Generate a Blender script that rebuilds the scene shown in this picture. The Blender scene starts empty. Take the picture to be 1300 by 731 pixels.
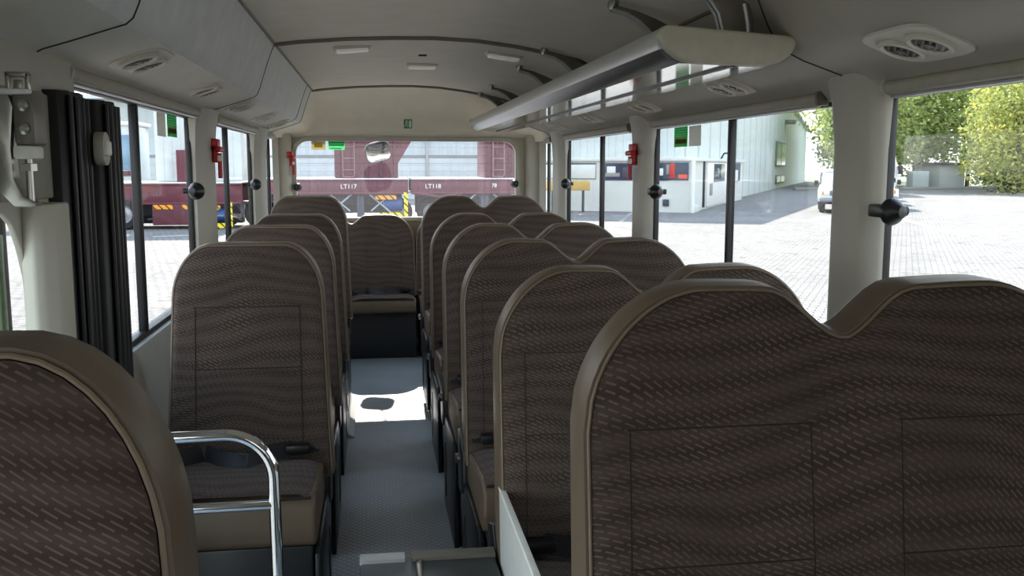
import bpy, bmesh, math, random
from mathutils import Vector, Matrix
random.seed(7)
PI = math.pi
S = bpy.context.scene
COL = S.collection
V = Vector
SUN, SKY, EXPO = 5.0, 1.25, 1.95

# ------------------------------------------------------------------ helpers
def lin(c):
    return tuple(((v/255)/12.92 if v/255 <= .04045 else ((v/255+.055)/1.055)**2.4) for v in c) + (1,)

class B:
    """collects shapes and links them as one mesh object"""
    def __init__(s): s.bm = bmesh.new()
    def add(s, t, M=None):
        if M is not None: bmesh.ops.transform(t, matrix=M, verts=t.verts)
        me = bpy.data.meshes.new('tmp'); t.to_mesh(me); t.free(); s.bm.from_mesh(me); bpy.data.meshes.remove(me); return s
    def raw(s, vs, fs, M=None, bev=0, seg=2):
        t = bmesh.new(); v = [t.verts.new(p) for p in vs]
        for f in fs:
            try: t.faces.new([v[i] for i in f])
            except ValueError: pass
        bmesh.ops.recalc_face_normals(t, faces=t.faces)
        if bev: bmesh.ops.bevel(t, geom=list(t.edges), offset=bev, segments=seg, profile=.5, affect='EDGES', clamp_overlap=True)
        return s.add(t, M)
    def box(s, a, b, bev=0, M=None, seg=2):
        x0, y0, z0 = [min(p, q) for p, q in zip(a, b)]; x1, y1, z1 = [max(p, q) for p, q in zip(a, b)]
        vs = [(x, y, z) for x in (x0, x1) for y in (y0, y1) for z in (z0, z1)]
        return s.raw(vs, [(0,1,3,2),(4,6,7,5),(0,4,5,1),(2,3,7,6),(0,2,6,4),(1,5,7,3)], M, bev, seg)
    def prism(s, pts, ax, a, b, bev=0, M=None, seg=2):
        """2-D outline extruded along axis ax from a to b; the outline gives the other two axes in order"""
        def P(p, w):
            q = list(p); q.insert(ax, w); return q
        n = len(pts); vs = [P(p, a) for p in pts]+[P(p, b) for p in pts]
        fs = [tuple(range(n)), tuple(range(2*n-1, n-1, -1))]+[(i, (i+1) % n, n+(i+1) % n, n+i) for i in range(n)]
        return s.raw(vs, fs, M, bev, seg)
    def strip(s, pts, ax, a, b, th, flip=1):
        """open 2-D profile with thickness th, extruded along ax"""
        out = []
        for i, p in enumerate(pts):
            q0 = V(pts[max(i-1, 0)]); q1 = V(pts[min(i+1, len(pts)-1)]); d = (q1-q0).normalized()
            out.append((p[0]-d.y*th*flip, p[1]+d.x*th*flip))
        n = len(pts)
        def P(p, w):
            q = list(p); q.insert(ax, w); return q
        vs = [P(p, w) for w in (a, b) for p in list(pts)+out]
        fs = []
        for i in range(n-1):
            fs += [(i, i+1, 2*n+i+1, 2*n+i), (n+i, n+i+1, 3*n+i+1, 3*n+i), (i, i+1, n+i+1, n+i), (2*n+i, 2*n+i+1, 3*n+i+1, 3*n+i)]
        fs += [(0, n, 3*n, 2*n), (n-1, 2*n-1, 4*n-1, 3*n-1)]
        return s.raw(vs, fs)
    def tube(s, path, r, n=8, closed=False, cap=True):
        path = [V(p) for p in path]; m = len(path); vs = []; up = None
        for i, p in enumerate(path):
            a = path[i-1] if (i or closed) else p; b = path[(i+1) % m] if (i < m-1 or closed) else p
            d = (b-a).normalized()
            if up is None:
                up = V((0, 0, 1)) if abs(d.z) < .9 else V((1, 0, 0))
            x = d.cross(up).normalized(); y = x.cross(d).normalized(); up = y
            rr = r[i] if isinstance(r, (list, tuple)) else r
            vs += [p+x*rr*math.cos(2*PI*k/n)+y*rr*math.sin(2*PI*k/n) for k in range(n)]
        fs = [(i*n+k, i*n+(k+1) % n, ((i+1) % m)*n+(k+1) % n, ((i+1) % m)*n+k) for i in range(m if closed else m-1) for k in range(n)]
        if cap and not closed: fs += [tuple(range(n)), tuple(range((m-1)*n, m*n))]
        return s.raw(vs, fs)
    def cyl(s, a, b, r, n=16, r2=None):
        return s.tube([a, b], [r, r if r2 is None else r2], n)
    def lathe(s, prof, c, ax, n=20):
        """profile of (radius, height) turned round the axis direction ax at c"""
        M = V((0, 0, 1)).rotation_difference(V(ax)).to_matrix().to_4x4(); M.translation = V(c)
        vs = []; fs = []; m = len(prof)
        for r, h in prof: vs += [(r*math.cos(2*PI*k/n), r*math.sin(2*PI*k/n), h) for k in range(n)]
        for i in range(m-1): fs += [(i*n+k, i*n+(k+1) % n, (i+1)*n+(k+1) % n, (i+1)*n+k) for k in range(n)]
        if prof[0][0] > 1e-5: fs.append(tuple(range(n)))
        if prof[-1][0] > 1e-5: fs.append(tuple(range((m-1)*n, m*n)))
        t = bmesh.new(); v = [t.verts.new(p) for p in vs]
        for f in fs:
            try: t.faces.new([v[i] for i in f])
            except ValueError: pass
        bmesh.ops.remove_doubles(t, verts=t.verts, dist=1e-6)
        bmesh.ops.recalc_face_normals(t, faces=t.faces)
        return s.add(t, M)
    def grid(s, f, nu, nv, wrap=False):
        vs = [f(i/nu, j/nv) for i in range(nu+1) for j in range(nv+1)]
        return s.raw(vs, [(i*(nv+1)+j, (i+1)*(nv+1)+j, (i+1)*(nv+1)+j+1, i*(nv+1)+j+1) for i in range(nu) for j in range(nv)])
    def ball(s, c, r, sc=(1, 1, 1), sub=2):
        t = bmesh.new(); bmesh.ops.create_icosphere(t, subdivisions=sub, radius=r)
        return s.add(t, Matrix.Translation(c) @ Matrix.Diagonal((*sc, 1)))
    def build(s, name, m, parent=None, angle=40, weld=0, local=False):
        if weld: bmesh.ops.remove_doubles(s.bm, verts=s.bm.verts, dist=weld)
        me = bpy.data.meshes.new(name); s.bm.to_mesh(me); s.bm.free()
        o = bpy.data.objects.new(name, me); COL.objects.link(o); me.materials.append(m)
        me.polygons.foreach_set('use_smooth', [True]*len(me.polygons)); me.set_sharp_from_angle(angle=math.radians(angle))
        if parent is not None:
            off = V((0, 0, 0)); p = parent
            while p is not None: off += p.location; p = p.parent
            if not local: me.transform(Matrix.Translation(-off))
            o.parent = parent
        return o

def tag(o, label, cat, group=None, kind=None):
    if label: o['label'] = label
    if cat: o['category'] = cat
    if group: o['group'] = group
    if kind: o['kind'] = kind
    return o
def thing(name, label, cat, loc=(0, 0, 0), group=None):
    o = bpy.data.objects.new(name, None); COL.objects.link(o); o.location = loc; o.empty_display_size = .05
    return tag(o, label, cat, group)
def struct(o, label=None):
    o['kind'] = 'structure'
    if label: o['label'] = label
    return o
def sroot(name, label=None, loc=(0, 0, 0)):
    o = bpy.data.objects.new(name, None); COL.objects.link(o); o.location = loc; return struct(o, label)
def copy_tree(o, parent=None):
    c = o.copy(); COL.objects.link(c); c.parent = parent
    for ch in list(o.children): copy_tree(ch, c)
    return c
def dup(o, loc, label, rz=None, sc=None):
    c = copy_tree(o); c.location = loc; c['label'] = label
    if rz is not None: c.rotation_euler = (0, 0, rz)
    if sc is not None: c.scale = (sc, sc, sc)
    return c

# ------------------------------------------------------------------ materials
def base(name):
    m = bpy.data.materials.new(name); m.use_nodes = True; nt = m.node_tree; return m, nt, nt.nodes['Principled BSDF']
def N(nt, t, **k):
    n = nt.nodes.new(t)
    for a, v in k.items():
        if hasattr(n, a): setattr(n, a, v)
        else: n.inputs[a.replace('_', ' ')].default_value = v
    return n
def L(nt, a, b): nt.links.new(a, b)
def math_(nt, op, a, b=None, c=None):
    n = nt.nodes.new('ShaderNodeMath'); n.operation = op
    for i, v in enumerate((a, b, c)):
        if v is None: continue
        if isinstance(v, (int, float)): n.inputs[i].default_value = v
        else: L(nt, v, n.inputs[i])
    return n.outputs[0]
def ramp(nt, fac, stops):
    r = nt.nodes.new('ShaderNodeValToRGB'); e = r.color_ramp.elements
    while len(e) < len(stops): e.new(.5)
    for q, (p, c) in zip(e, stops): q.position = p; q.color = c
    L(nt, fac, r.inputs[0]); return r.outputs[0]
def M(name, c, rough=.5, metal=0, var=.06, scale=30, bump=0, spec=.5):
    """plain surface with slight mottling and optional grain"""
    m, nt, p = base(name); c = lin(c)
    tc = N(nt, 'ShaderNodeTexCoord'); no = N(nt, 'ShaderNodeTexNoise', Scale=scale, Detail=3.0); L(nt, tc.outputs['Object'], no.inputs['Vector'])
    lo = tuple(v*(1-var) for v in c[:3])+(1,); hi = tuple(min(1, v*(1+var)) for v in c[:3])+(1,)
    L(nt, ramp(nt, no.outputs['Fac'], [(.3, lo), (.7, hi)]), p.inputs['Base Color'])
    p.inputs['Roughness'].default_value = rough; p.inputs['Metallic'].default_value = metal; p.inputs['Specular IOR Level'].default_value = spec
    if bump:
        b = N(nt, 'ShaderNodeBump', Strength=bump, Distance=.002); n2 = N(nt, 'ShaderNodeTexNoise', Scale=scale*12, Detail=2.0)
        L(nt, tc.outputs['Object'], n2.inputs['Vector']); L(nt, n2.outputs['Fac'], b.inputs['Height']); L(nt, b.outputs[0], p.inputs['Normal'])
    return m
def glass(name, tint, haze=0.0, gl=.06):
    m, nt, p = base(name); nt.nodes.remove(p); out = nt.nodes['Material Output']
    t = N(nt, 'ShaderNodeBsdfTransparent'); t.inputs[0].default_value = (*tint, 1)
    g = N(nt, 'ShaderNodeBsdfGlossy'); g.inputs['Roughness'].default_value = .02
    lw = N(nt, 'ShaderNodeLayerWeight', Blend=.15)
    fac = math_(nt, 'MULTIPLY_ADD', lw.outputs['Fresnel'], .13, gl*.2)
    mx = N(nt, 'ShaderNodeMixShader'); L(nt, fac, mx.inputs[0]); L(nt, t.outputs[0], mx.inputs[1]); L(nt, g.outputs[0], mx.inputs[2])
    last = mx
    if haze:
        d = N(nt, 'ShaderNodeBsdfTranslucent'); d.inputs[0].default_value = (1, 1, 1, 1)
        m2 = N(nt, 'ShaderNodeMixShader'); m2.inputs[0].default_value = haze; L(nt, mx.outputs[0], m2.inputs[1]); L(nt, d.outputs[0], m2.inputs[2]); last = m2
    L(nt, last.outputs[0], out.inputs['Surface']); return m

def fabric():
    m, nt, p = base('patterned seat fabric')
    tc = N(nt, 'ShaderNodeTexCoord'); sp = N(nt, 'ShaderNodeSeparateXYZ'); L(nt, tc.outputs['Object'], sp.inputs[0])
    x = sp.outputs[0]; z = math_(nt, 'ADD', sp.outputs[2], math_(nt, 'MULTIPLY', sp.outputs[1], .8))
    cb = N(nt, 'ShaderNodeCombineXYZ'); L(nt, x, cb.inputs[0]); L(nt, z, cb.inputs[1])
    no = N(nt, 'ShaderNodeTexNoise', Scale=4.5, Detail=.5); L(nt, cb.outputs[0], no.inputs['Vector'])
    dis = N(nt, 'ShaderNodeVectorMath', operation='MULTIPLY_ADD'); L(nt, no.outputs['Color'], dis.inputs[0]); dis.inputs[1].default_value = (.10, .12, 0); L(nt, cb.outputs[0], dis.inputs[2])
    rot = N(nt, 'ShaderNodeVectorRotate', rotation_type='Z_AXIS'); L(nt, dis.outputs[0], rot.inputs['Vector']); rot.inputs['Angle'].default_value = math.radians(33)
    br = N(nt, 'ShaderNodeTexBrick', offset=.37); L(nt, rot.outputs[0], br.inputs['Vector'])
    br.inputs['Scale'].default_value = 27; br.inputs['Brick Width'].default_value = .50; br.inputs['Row Height'].default_value = .205
    br.inputs['Mortar Size'].default_value = .082; br.inputs['Mortar Smooth'].default_value = .25
    fac = math_(nt, 'SUBTRACT', 1.0, br.outputs['Fac'])
    n2 = N(nt, 'ShaderNodeTexNoise', Scale=9, Detail=1.0); L(nt, dis.outputs[0], n2.inputs['Vector'])
    fac = math_(nt, 'MULTIPLY', fac, math_(nt, 'MULTIPLY_ADD', n2.outputs['Fac'], 1.5, -.15))
    wv = N(nt, 'ShaderNodeTexWave', bands_direction='Y', Scale=7, Distortion=1.0, Detail=0.0); L(nt, dis.outputs[0], wv.inputs['Vector'])
    mix = N(nt, 'ShaderNodeMix', data_type='RGBA'); L(nt, wv.outputs['Fac'], mix.inputs[0]); mix.inputs[6].default_value = lin((73, 64, 58)); mix.inputs[7].default_value = lin((89, 78, 72))
    m2 = N(nt, 'ShaderNodeMix', data_type='RGBA'); L(nt, fac, m2.inputs[0]); L(nt, mix.outputs[2], m2.inputs[6]); m2.inputs[7].default_value = lin((124, 109, 98))
    L(nt, m2.outputs[2], p.inputs['Base Color']); p.inputs['Roughness'].default_value = .85; p.inputs['Specular IOR Level'].default_value = .1
    p.inputs['Sheen Weight'].default_value = .06; p.inputs['Sheen Roughness'].default_value = .5
    bp = N(nt, 'ShaderNodeBump', Strength=.25, Distance=.002); n3 = N(nt, 'ShaderNodeTexNoise', Scale=260); L(nt, tc.outputs['Object'], n3.inputs['Vector'])
    L(nt, n3.outputs['Fac'], bp.inputs['Height']); L(nt, bp.outputs[0], p.inputs['Normal']); return m

def floor_mat():
    m, nt, p = base('dimpled vinyl flooring')
    tc = N(nt, 'ShaderNodeTexCoord'); vo = N(nt, 'ShaderNodeTexVoronoi', Scale=46, Randomness=.0); 
    mp = N(nt, 'ShaderNodeMapping'); mp.inputs['Rotation'].default_value = (0, 0, math.radians(45)); L(nt, tc.outputs['Object'], mp.inputs[0]); L(nt, mp.outputs[0], vo.inputs['Vector'])
    no = N(nt, 'ShaderNodeTexNoise', Scale=3, Detail=4.0); L(nt, tc.outputs['Object'], no.inputs['Vector'])
    c1 = ramp(nt, no.outputs['Fac'], [(.35, lin((158, 168, 173))), (.65, lin((176, 184, 188)))])
    mx = N(nt, 'ShaderNodeMix', data_type='RGBA', blend_type='MULTIPLY'); mx.inputs[0].default_value = 1; L(nt, c1, mx.inputs[6])
    L(nt, ramp(nt, vo.outputs['Distance'], [(.30, (1, 1, 1, 1)), (.42, (.72, .74, .75, 1))]), mx.inputs[7])
    L(nt, mx.outputs[2], p.inputs['Base Color']); p.inputs['Roughness'].default_value = .42
    b = N(nt, 'ShaderNodeBump', Strength=.5, Distance=.002); b.invert = True; L(nt, ramp(nt, vo.outputs['Distance'], [(.3, (0, 0, 0, 1)), (.42, (1, 1, 1, 1))]), b.inputs['Height']); L(nt, b.outputs[0], p.inputs['Normal'])
    return m

def paver_mat():
    m, nt, p = base('interlocking concrete pavers')
    tc = N(nt, 'ShaderNodeTexCoord'); mp = N(nt, 'ShaderNodeMapping'); mp.inputs['Rotation'].default_value = (0, 0, math.radians(31)); L(nt, tc.outputs['Object'], mp.inputs[0])
    wob = N(nt, 'ShaderNodeTexNoise', Scale=4.0); L(nt, mp.outputs[0], wob.inputs['Vector'])
    ad = N(nt, 'ShaderNodeVectorMath', operation='MULTIPLY_ADD'); L(nt, wob.outputs['Color'], ad.inputs[0]); ad.inputs[1].default_value = (.05, .05, 0); L(nt, mp.outputs[0], ad.inputs[2])
    br = N(nt, 'ShaderNodeTexBrick'); L(nt, ad.outputs[0], br.inputs['Vector']); br.inputs['Scale'].default_value = 1
    br.inputs['Brick Width'].default_value = .24; br.inputs['Row Height'].default_value = .12; br.inputs['Mortar Size'].default_value = .012
    br.inputs['Color1'].default_value = lin((147, 142, 137)); br.inputs['Color2'].default_value = lin((130, 126, 122)); br.inputs['Mortar'].default_value = lin((74, 71, 68))
    no = N(nt, 'ShaderNodeTexNoise', Scale=.35, Detail=6.0); L(nt, tc.outputs['Object'], no.inputs['Vector'])
    n2 = N(nt, 'ShaderNodeTexNoise', Scale=3.2, Detail=4.0); L(nt, mp.outputs[0], n2.inputs['Vector'])
    mx = N(nt, 'ShaderNodeMix', data_type='RGBA', blend_type='MULTIPLY'); mx.inputs[0].default_value = 1; L(nt, br.outputs['Color'], mx.inputs[6])
    L(nt, ramp(nt, no.outputs['Fac'], [(.3, (.8, .8, .8, 1)), (.6, (1, 1, 1, 1))]), mx.inputs[7])
    m2 = N(nt, 'ShaderNodeMix', data_type='RGBA', blend_type='MULTIPLY'); m2.inputs[0].default_value = 1; L(nt, mx.outputs[2], m2.inputs[6])
    L(nt, ramp(nt, n2.outputs['Fac'], [(.28, (.45, .45, .43, 1)), (.42, (1, 1, 1, 1))]), m2.inputs[7])
    L(nt, m2.outputs[2], p.inputs['Base Color']); p.inputs['Roughness'].default_value = .9; return m

def ribbed(name, c, period, axis=0, dark=.75, world=False, rough=.6):
    m, nt, p = base(name); c = lin(c)
    tc = N(nt, 'ShaderNodeTexCoord'); sp = N(nt, 'ShaderNodeSeparateXYZ'); L(nt, tc.outputs['Object'], sp.inputs[0])
    fr = math_(nt, 'FRACT', math_(nt, 'DIVIDE', sp.outputs[axis], period)); tri = math_(nt, 'ABSOLUTE', math_(nt, 'SUBTRACT', fr, .5))
    no = N(nt, 'ShaderNodeTexNoise', Scale=1.5, Detail=5.0); L(nt, tc.outputs['Object'], no.inputs['Vector'])
    f = math_(nt, 'MULTIPLY', ramp(nt, tri, [(.0, (dark,)*3+(1,)), (.10, (1, 1, 1, 1))]), math_(nt, 'MULTIPLY_ADD', no.outputs['Fac'], .2, .88))
    mx = N(nt, 'ShaderNodeMix', data_type='RGBA', blend_type='MULTIPLY'); mx.inputs[0].default_value = 1; mx.inputs[6].default_value = c; L(nt, f, mx.inputs[7])
    L(nt, mx.outputs[2], p.inputs['Base Color']); p.inputs['Roughness'].default_value = rough
    b = N(nt, 'ShaderNodeBump', Strength=.5, Distance=.03); L(nt, tri, b.inputs['Height']); L(nt, b.outputs[0], p.inputs['Normal']); return m

def leaf(name, a, b_):
    m, nt, p = base(name)
    g = N(nt, 'ShaderNodeNewGeometry'); r = ramp(nt, g.outputs['Random Per Island'], [(0, lin(a)), (1, lin(b_))])
    L(nt, r, p.inputs['Base Color']); p.inputs['Roughness'].default_value = .6
    t = N(nt, 'ShaderNodeBsdfTranslucent'); L(nt, r, t.inputs[0]); mx = N(nt, 'ShaderNodeMixShader'); mx.inputs[0].default_value = .45
    L(nt, p.outputs[0], mx.inputs[1]); L(nt, t.outputs[0], mx.inputs[2]); L(nt, mx.outputs[0], nt.nodes['Material Output'].inputs['Surface']); return m

def emit(name, c, k):
    m, nt, p = base(name); p.inputs['Base Color'].default_value = lin(c); p.inputs['Emission Color'].default_value = lin(c); p.inputs['Emission Strength'].default_value = k; return m

HEAD = M('headliner fabric', (238, 231, 215), .9, var=.03, scale=8, bump=.15)
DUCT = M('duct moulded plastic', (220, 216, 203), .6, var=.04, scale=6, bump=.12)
FACE = M('grey textured duct face', (216, 218, 214), .6, var=.06, scale=14, bump=.2)
BLND = M('blind cassette plastic', (170, 166, 150), .5)
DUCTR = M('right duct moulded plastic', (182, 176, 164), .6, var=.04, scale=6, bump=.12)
TRIM = M('cream wall trim plastic', (186, 183, 169), .5, var=.03, scale=8)
WALLP = M('grey lower wall panel', (172, 173, 166), .55, var=.04, scale=9, bump=.1)
DARKM = M('dark seam rubber', (58, 57, 53), .8)
BEAD = M('headliner bead', (126, 122, 110), .6)
RUB = M('black rubber', (22, 21, 21), .45, var=.1)
BLK = M('black plastic', (26, 27, 29), .35, var=.1)
PED = M('black powder coated pedestal', (30, 32, 35), .4, var=.1)
VINYL = M('brown seat vinyl', (106, 90, 73), .42, var=.05, scale=14, bump=.1)
PIPE = M('seat piping', (132, 118, 98), .5)
FAB = fabric()
FLOOR = floor_mat()
CHROME = M('polished chrome', (225, 226, 228), .07, 1, var=.01)
STEEL = M('zinc plated steel', (176, 176, 170), .3, 1, var=.05)
CAPM = M('cream end cap plastic', (198, 193, 174), .5)
ALU = M('brushed aluminium', (214, 217, 217), .34, .55, var=.03)
ALUM = M('mirror bright rack sheet', (205, 208, 206), .09, 1, var=.02)
BRK = M('dark grey bracket', (124, 118, 107), .4, .2)
BELT = M('black seat belt webbing', (20, 22, 27), .6, bump=.2)
RED = M('red plastic', (190, 24, 30), .35)
WHITE = M('white paint', (232, 232, 226), .5)
LGREY = M('light grey glossy plastic', (206, 206, 202), .4, var=.03)
GREEN = M('green print', (24, 140, 84), .5)
LENS = M('white lamp lens', (238, 236, 226), .3)
LAMP = emit('lit lamp lens', (240, 238, 228), .03)
GREYC = M('grey card', (150, 148, 140), .6)
GL = glass('side window glass', (.775, .775, .765))
GLR = glass('rear window glass', (.75, .745, .755), .012)

# ------------------------------------------------------------------ the bus shell
XL, XR = -.70, 1.25
ZLT, ZRT = 1.53, 1.508
YF, YB = -1.6, 7.06
# floor and outer shell
struct(B().box((XL-.08, YF, -.10), (XR+.08, 7.15, 0)).build('floor', FLOOR))
CEIL = [(-.40, 1.838), (-.30, 1.851), (-.10, 1.867), (.10, 1.875), (.27, 1.877), (.45, 1.869), (.62, 1.848), (.78, 1.82), (.90, 1.792), (.955, 1.765)]
LD = [(-.70, 1.53), (-.688, 1.548), (-.655, 1.565), (-.60, 1.582), (-.52, 1.608), (-.492, 1.617), (-.478, 1.629), (-.466, 1.656), (-.438, 1.742), (-.415, 1.805), (-.40, 1.838)]
RD = [(.955, 1.765), (.972, 1.725), (.99, 1.685), (1.012, 1.648), (1.045, 1.618), (1.09, 1.597), (1.15, 1.577), (1.195, 1.562), (1.225, 1.535), (1.25, 1.508)]
struct(B().strip(CEIL, 1, YF, 6.52, .03, 1).build('ceiling', HEAD))
struct(B().box((XL-.14, YF, 1.97), (XR+.14, 7.2, 2.0)).box((XL-.14, YF, 1.55), (XL-.10, 7.2, 1.98)).box((XR+.10, YF, 1.55), (XR+.14, 7.2, 1.98)).box((XL-.14, 7.16, 1.6), (XR+.14, 7.2, 1.98)).build('roof', WHITE))
# ceiling cross mouldings
def cross(y, name):
    b = B(); pts = [(x, z-.004) for x, z in CEIL]
    for x0, dz, w in ((0, 0, .011), (.016, .003, .006)):
        b.tube([(x, y+x0, z-dz) for x, z in pts], w, 8)
    return struct(b.build(name, BEAD))
cross(4.1, 'trim_1'); cross(6.53, 'trim_2')
struct(B().tube([(XL+.302, y, 1.838) for y in (YF, 3, 6.5)], .006).build('trim_3', BEAD))
struct(B().tube([(.955, y, 1.766) for y in (YF, 3, 6.5)], .007).build('trim_4', BEAD))

# overhead ducts: moulded modules with narrow joints
def duct_vent(b, parent, x, y, z, nrm, w=.052, big=False):
    """two oval adjustable nozzles in a shallow bezel on the sloping underside"""
    n = V(nrm).normalized(); R = V((0, 0, 1)).rotation_difference(n).to_matrix().to_4x4(); T = Matrix.Translation((x, y, z)) @ R
    q = B(); 
    rr = .075 if not big else .085
    pts = [(rr*1.15*math.copysign(abs(math.cos(t))**.5, math.cos(t)), rr*1.5*math.copysign(abs(math.sin(t))**.5, math.sin(t))) for t in [2*PI*k/28 for k in range(28)]]
    q.prism([(p[0]*.8, p[1]) for p in pts], 2, -.006, .0012, 0, T)
    e = q.build('vent_bezel', DUCT, parent, 50)
    for s in (-1, 1):
        c = T @ V((0, s*w, .0035)); ring = B()
        ring.lathe([(.049, -.002), (.050, .006), (.044, .009), (.038, .005), (.037, -.004)], c, n, 24)
        rg = ring.build('vent_nozzle', DUCT, e)
        lv = B(); RT = Matrix.Translation(c) @ R
        lv.lathe([(.038, .002), (.037, -.001), (.0, -.0015)], c, n, 20)
        lo = lv.build('louvre_bowl', BLK, rg)
        bl = B()
        for k in (-2, -1, 0, 1, 2):
            h = math.sqrt(max(0, .036**2-(k*.0135)**2)); bl.box((k*.0135-.002, -h, -.004), (k*.0135+.002, h, .005), 0, RT @ Matrix.Rotation(.5, 4, 'Z'))
        bl.lathe([(.011, -.002), (.011, .007), (.0, .008)], c, n, 12)
        bl.build('louvre', BRK, rg)
def duct(name, label, prof, y0, y1, m, vents, nrm, vx, vz, flip, big=False):
    t = thing(name, label, 'air duct', (prof[5][0], y0, prof[0][1]), 'overhead air duct modules')
    k = 6 if m is DUCT else 0
    if k:
        B().strip(prof[:k], 1, y0+.003, y1-.003, .02, flip).build('underside_panel', m, t, 35); B().strip(prof[k-1:], 1, y0+.003, y1-.003, .02, flip).build('face_panel', FACE, t, 35)
    else: B().strip(prof, 1, y0+.003, y1-.003, .02, flip).build('duct_shell', m, t, 35)
    B().tube([(p[0], y1, p[1]) for p in prof], .0028, 6).build('joint_strip', DARKM, t)
    for y in vents: duct_vent(None, t, vx, y, vz, nrm, big=big)
LN = (.34, 0, -1); RN = (-.34, 0, -1)
duct('air_duct', 'pale overhead duct section beside the folded black door, plain underside', LD, YF, 2.05, DUCT, [], LN, -.56, 1.592, 1)
duct('air_duct', 'long pale overhead duct section with two twin vents above the window with the silver divider', LD, 2.05, 4.12, DUCT, [2.5, 3.4], LN, -.565, 1.590, 1)
duct('air_duct', 'shorter overhead duct section with three small twin vents, above the single seats', LD, 4.12, 6.12, DUCT, [4.3, 5.2, 5.95], LN, -.565, 1.590, 1)
duct('air_duct', 'short plain overhead duct end section beside the rear header on the single seat side', LD, 6.12, 6.5, DUCT, [], LN, -.565, 1.590, 1)
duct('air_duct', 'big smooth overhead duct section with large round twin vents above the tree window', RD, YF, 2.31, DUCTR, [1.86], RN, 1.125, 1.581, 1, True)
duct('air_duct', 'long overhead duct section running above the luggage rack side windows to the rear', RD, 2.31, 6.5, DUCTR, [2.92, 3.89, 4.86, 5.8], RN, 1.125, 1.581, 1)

# rear header: coved shell from the ceiling line to the rear window
FULL = LD+CEIL[1:]+RD[1:]
def header(u, v):
    k = u*(len(FULL)-1); i = min(int(k), len(FULL)-2); f = k-i
    x = FULL[i][0]*(1-f)+FULL[i+1][0]*f; z = FULL[i][1]*(1-f)+FULL[i+1][1]*f
    a = v*PI/2; x1 = max(-.62, min(1.17, x)); return (x+(x1-x)*math.sin(a), 6.52+.50*math.sin(a), 1.54+(z-1.54)*math.cos(a)**.8 if z > 1.54 else z)
hd = B().grid(header, 60, 14).build('wall_rear_header', HEAD); struct(hd, 'coved cream header above the rear window')
so = hd.modifiers.new('thick', 'SOLIDIFY'); so.thickness = .02; so.offset = 1

# rear wall with rounded window opening
def rrect(x0, x1, z0, z1, r, n=8):
    pts = []
    for cx, cz, a0 in ((x1-r, z1-r, 0), (x0+r, z1-r, PI/2), (x0+r, z0+r, PI), (x1-r, z0+r, 1.5*PI)):
        pts += [(cx+r*math.cos(a0+PI/2*k/n), cz+r*math.sin(a0+PI/2*k/n)) for k in range(n+1)]
    return pts
def ring_wall(b, outer, inner, ax, a, c):
    n = len(inner)
    def P(p, w):
        q = list(p); q.insert(ax, w); return q
    vs = [P(p, w) for w in (a, c) for p in list(outer)+list(inner)]
    fs = []
    for i in range(n):
        j = (i+1) % n
        fs += [(i, j, n+j, n+i), (2*n+i, 2*n+j, 3*n+j, 3*n+i), (n+i, n+j, 3*n+j, 3*n+i), (i, j, 2*n+j, 2*n+i)]
    return b.raw(vs, fs)
RW = (-.565, 1.065, .945, 1.522)
def square_out(inner, x0, x1, z0, z1):
    out = []; cx = (inner[0][0]+inner[len(inner)//2][0])/2; xs = [p[0] for p in inner]; zs = [p[1] for p in inner]
    for x, z in inner:
        u = (x-min(xs))/(max(xs)-min(xs)); w = (z-min(zs))/(max(zs)-min(zs))
        du = min(u, 1-u)*(max(xs)-min(xs)); dw = min(w, 1-w)*(max(zs)-min(zs))
        if dw <= du: out.append((x0+(x1-x0)*u, z1 if w > .5 else z0))
        else: out.append((x1 if u > .5 else x0, z0+(z1-z0)*w))
    return out
inn = rrect(*RW, .10)
b = B(); ring_wall(b, square_out(inn, XL, XR, 0, 1.62), inn, 1, 7.03, 7.12)
struct(b.build('wall_rear', TRIM))
wr = sroot('window_1', 'wide rear window with rounded corners', (.25, 7.08, .945))
b = B(); ring_wall(b, rrect(RW[0]-.018, RW[1]+.018, RW[2]-.018, RW[3]+.018, .118), rrect(RW[0]+.010, RW[1]-.010, RW[2]+.010, RW[3]-.010, .09), 1, 7.005, 7.06); b.build('window_frame', TRIM, wr)
b = B(); b.prism(rrect(RW[0]-.012, RW[1]+.012, RW[2]-.012, RW[3]+.012, .11), 1, 7.075, 7.080); b.build('pane', GLR, wr)
b = B()
for k in range(9):
    z = .99+k*.06; b.box((-.54, 7.0735, z-.0006), (1.04, 7.0742, z+.0006))
for k in range(26): b.box((-.53+k*.0615-.0005, 7.0735, .96), (-.53+k*.0615+.0005, 7.0742, 1.51))
b.build('heating_wires', BRK, wr)
# rear corner columns
def column(x, sgn, name):
    pts = [(x, 6.80), (x-sgn*.035, 6.84)]+[(x-sgn*(.035+.085*math.sin(a)), 6.90+.13*(1-math.cos(a))) for a in [k*PI/16 for k in range(9)]]+[(x-sgn*.13, 7.06), (x, 7.06)]
    return struct(B().prism(pts, 2, 0, 1.60).build(name, TRIM))
column(XL, -1, 'trim_5'); column(XR, 1, 'trim_6')

# side walls below the windows
SILL = .80
def lower_wall(x, s, name, y0):
    prof = [(x, 0), (x-s*.012, .35), (x-s*.03, .62), (x-s*.025, .74), (x-s*.0, .795), (x+s*.05, .80), (x+s*.07, .80), (x+s*.07, 0)]
    return struct(B().prism(prof, 1, y0, 7.1).build(name, WALLP))
lower_wall(XL, -1, 'wall_left', 2.25); lower_wall(XR, 1, 'wall_right', YF)
struct(B().tube([(XL+.034, 2.3, .62), (XL+.02, 2.75, .40), (XL+.02, 3.1, .28)], .003, 6).build('trim_7', DARKM))
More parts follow.
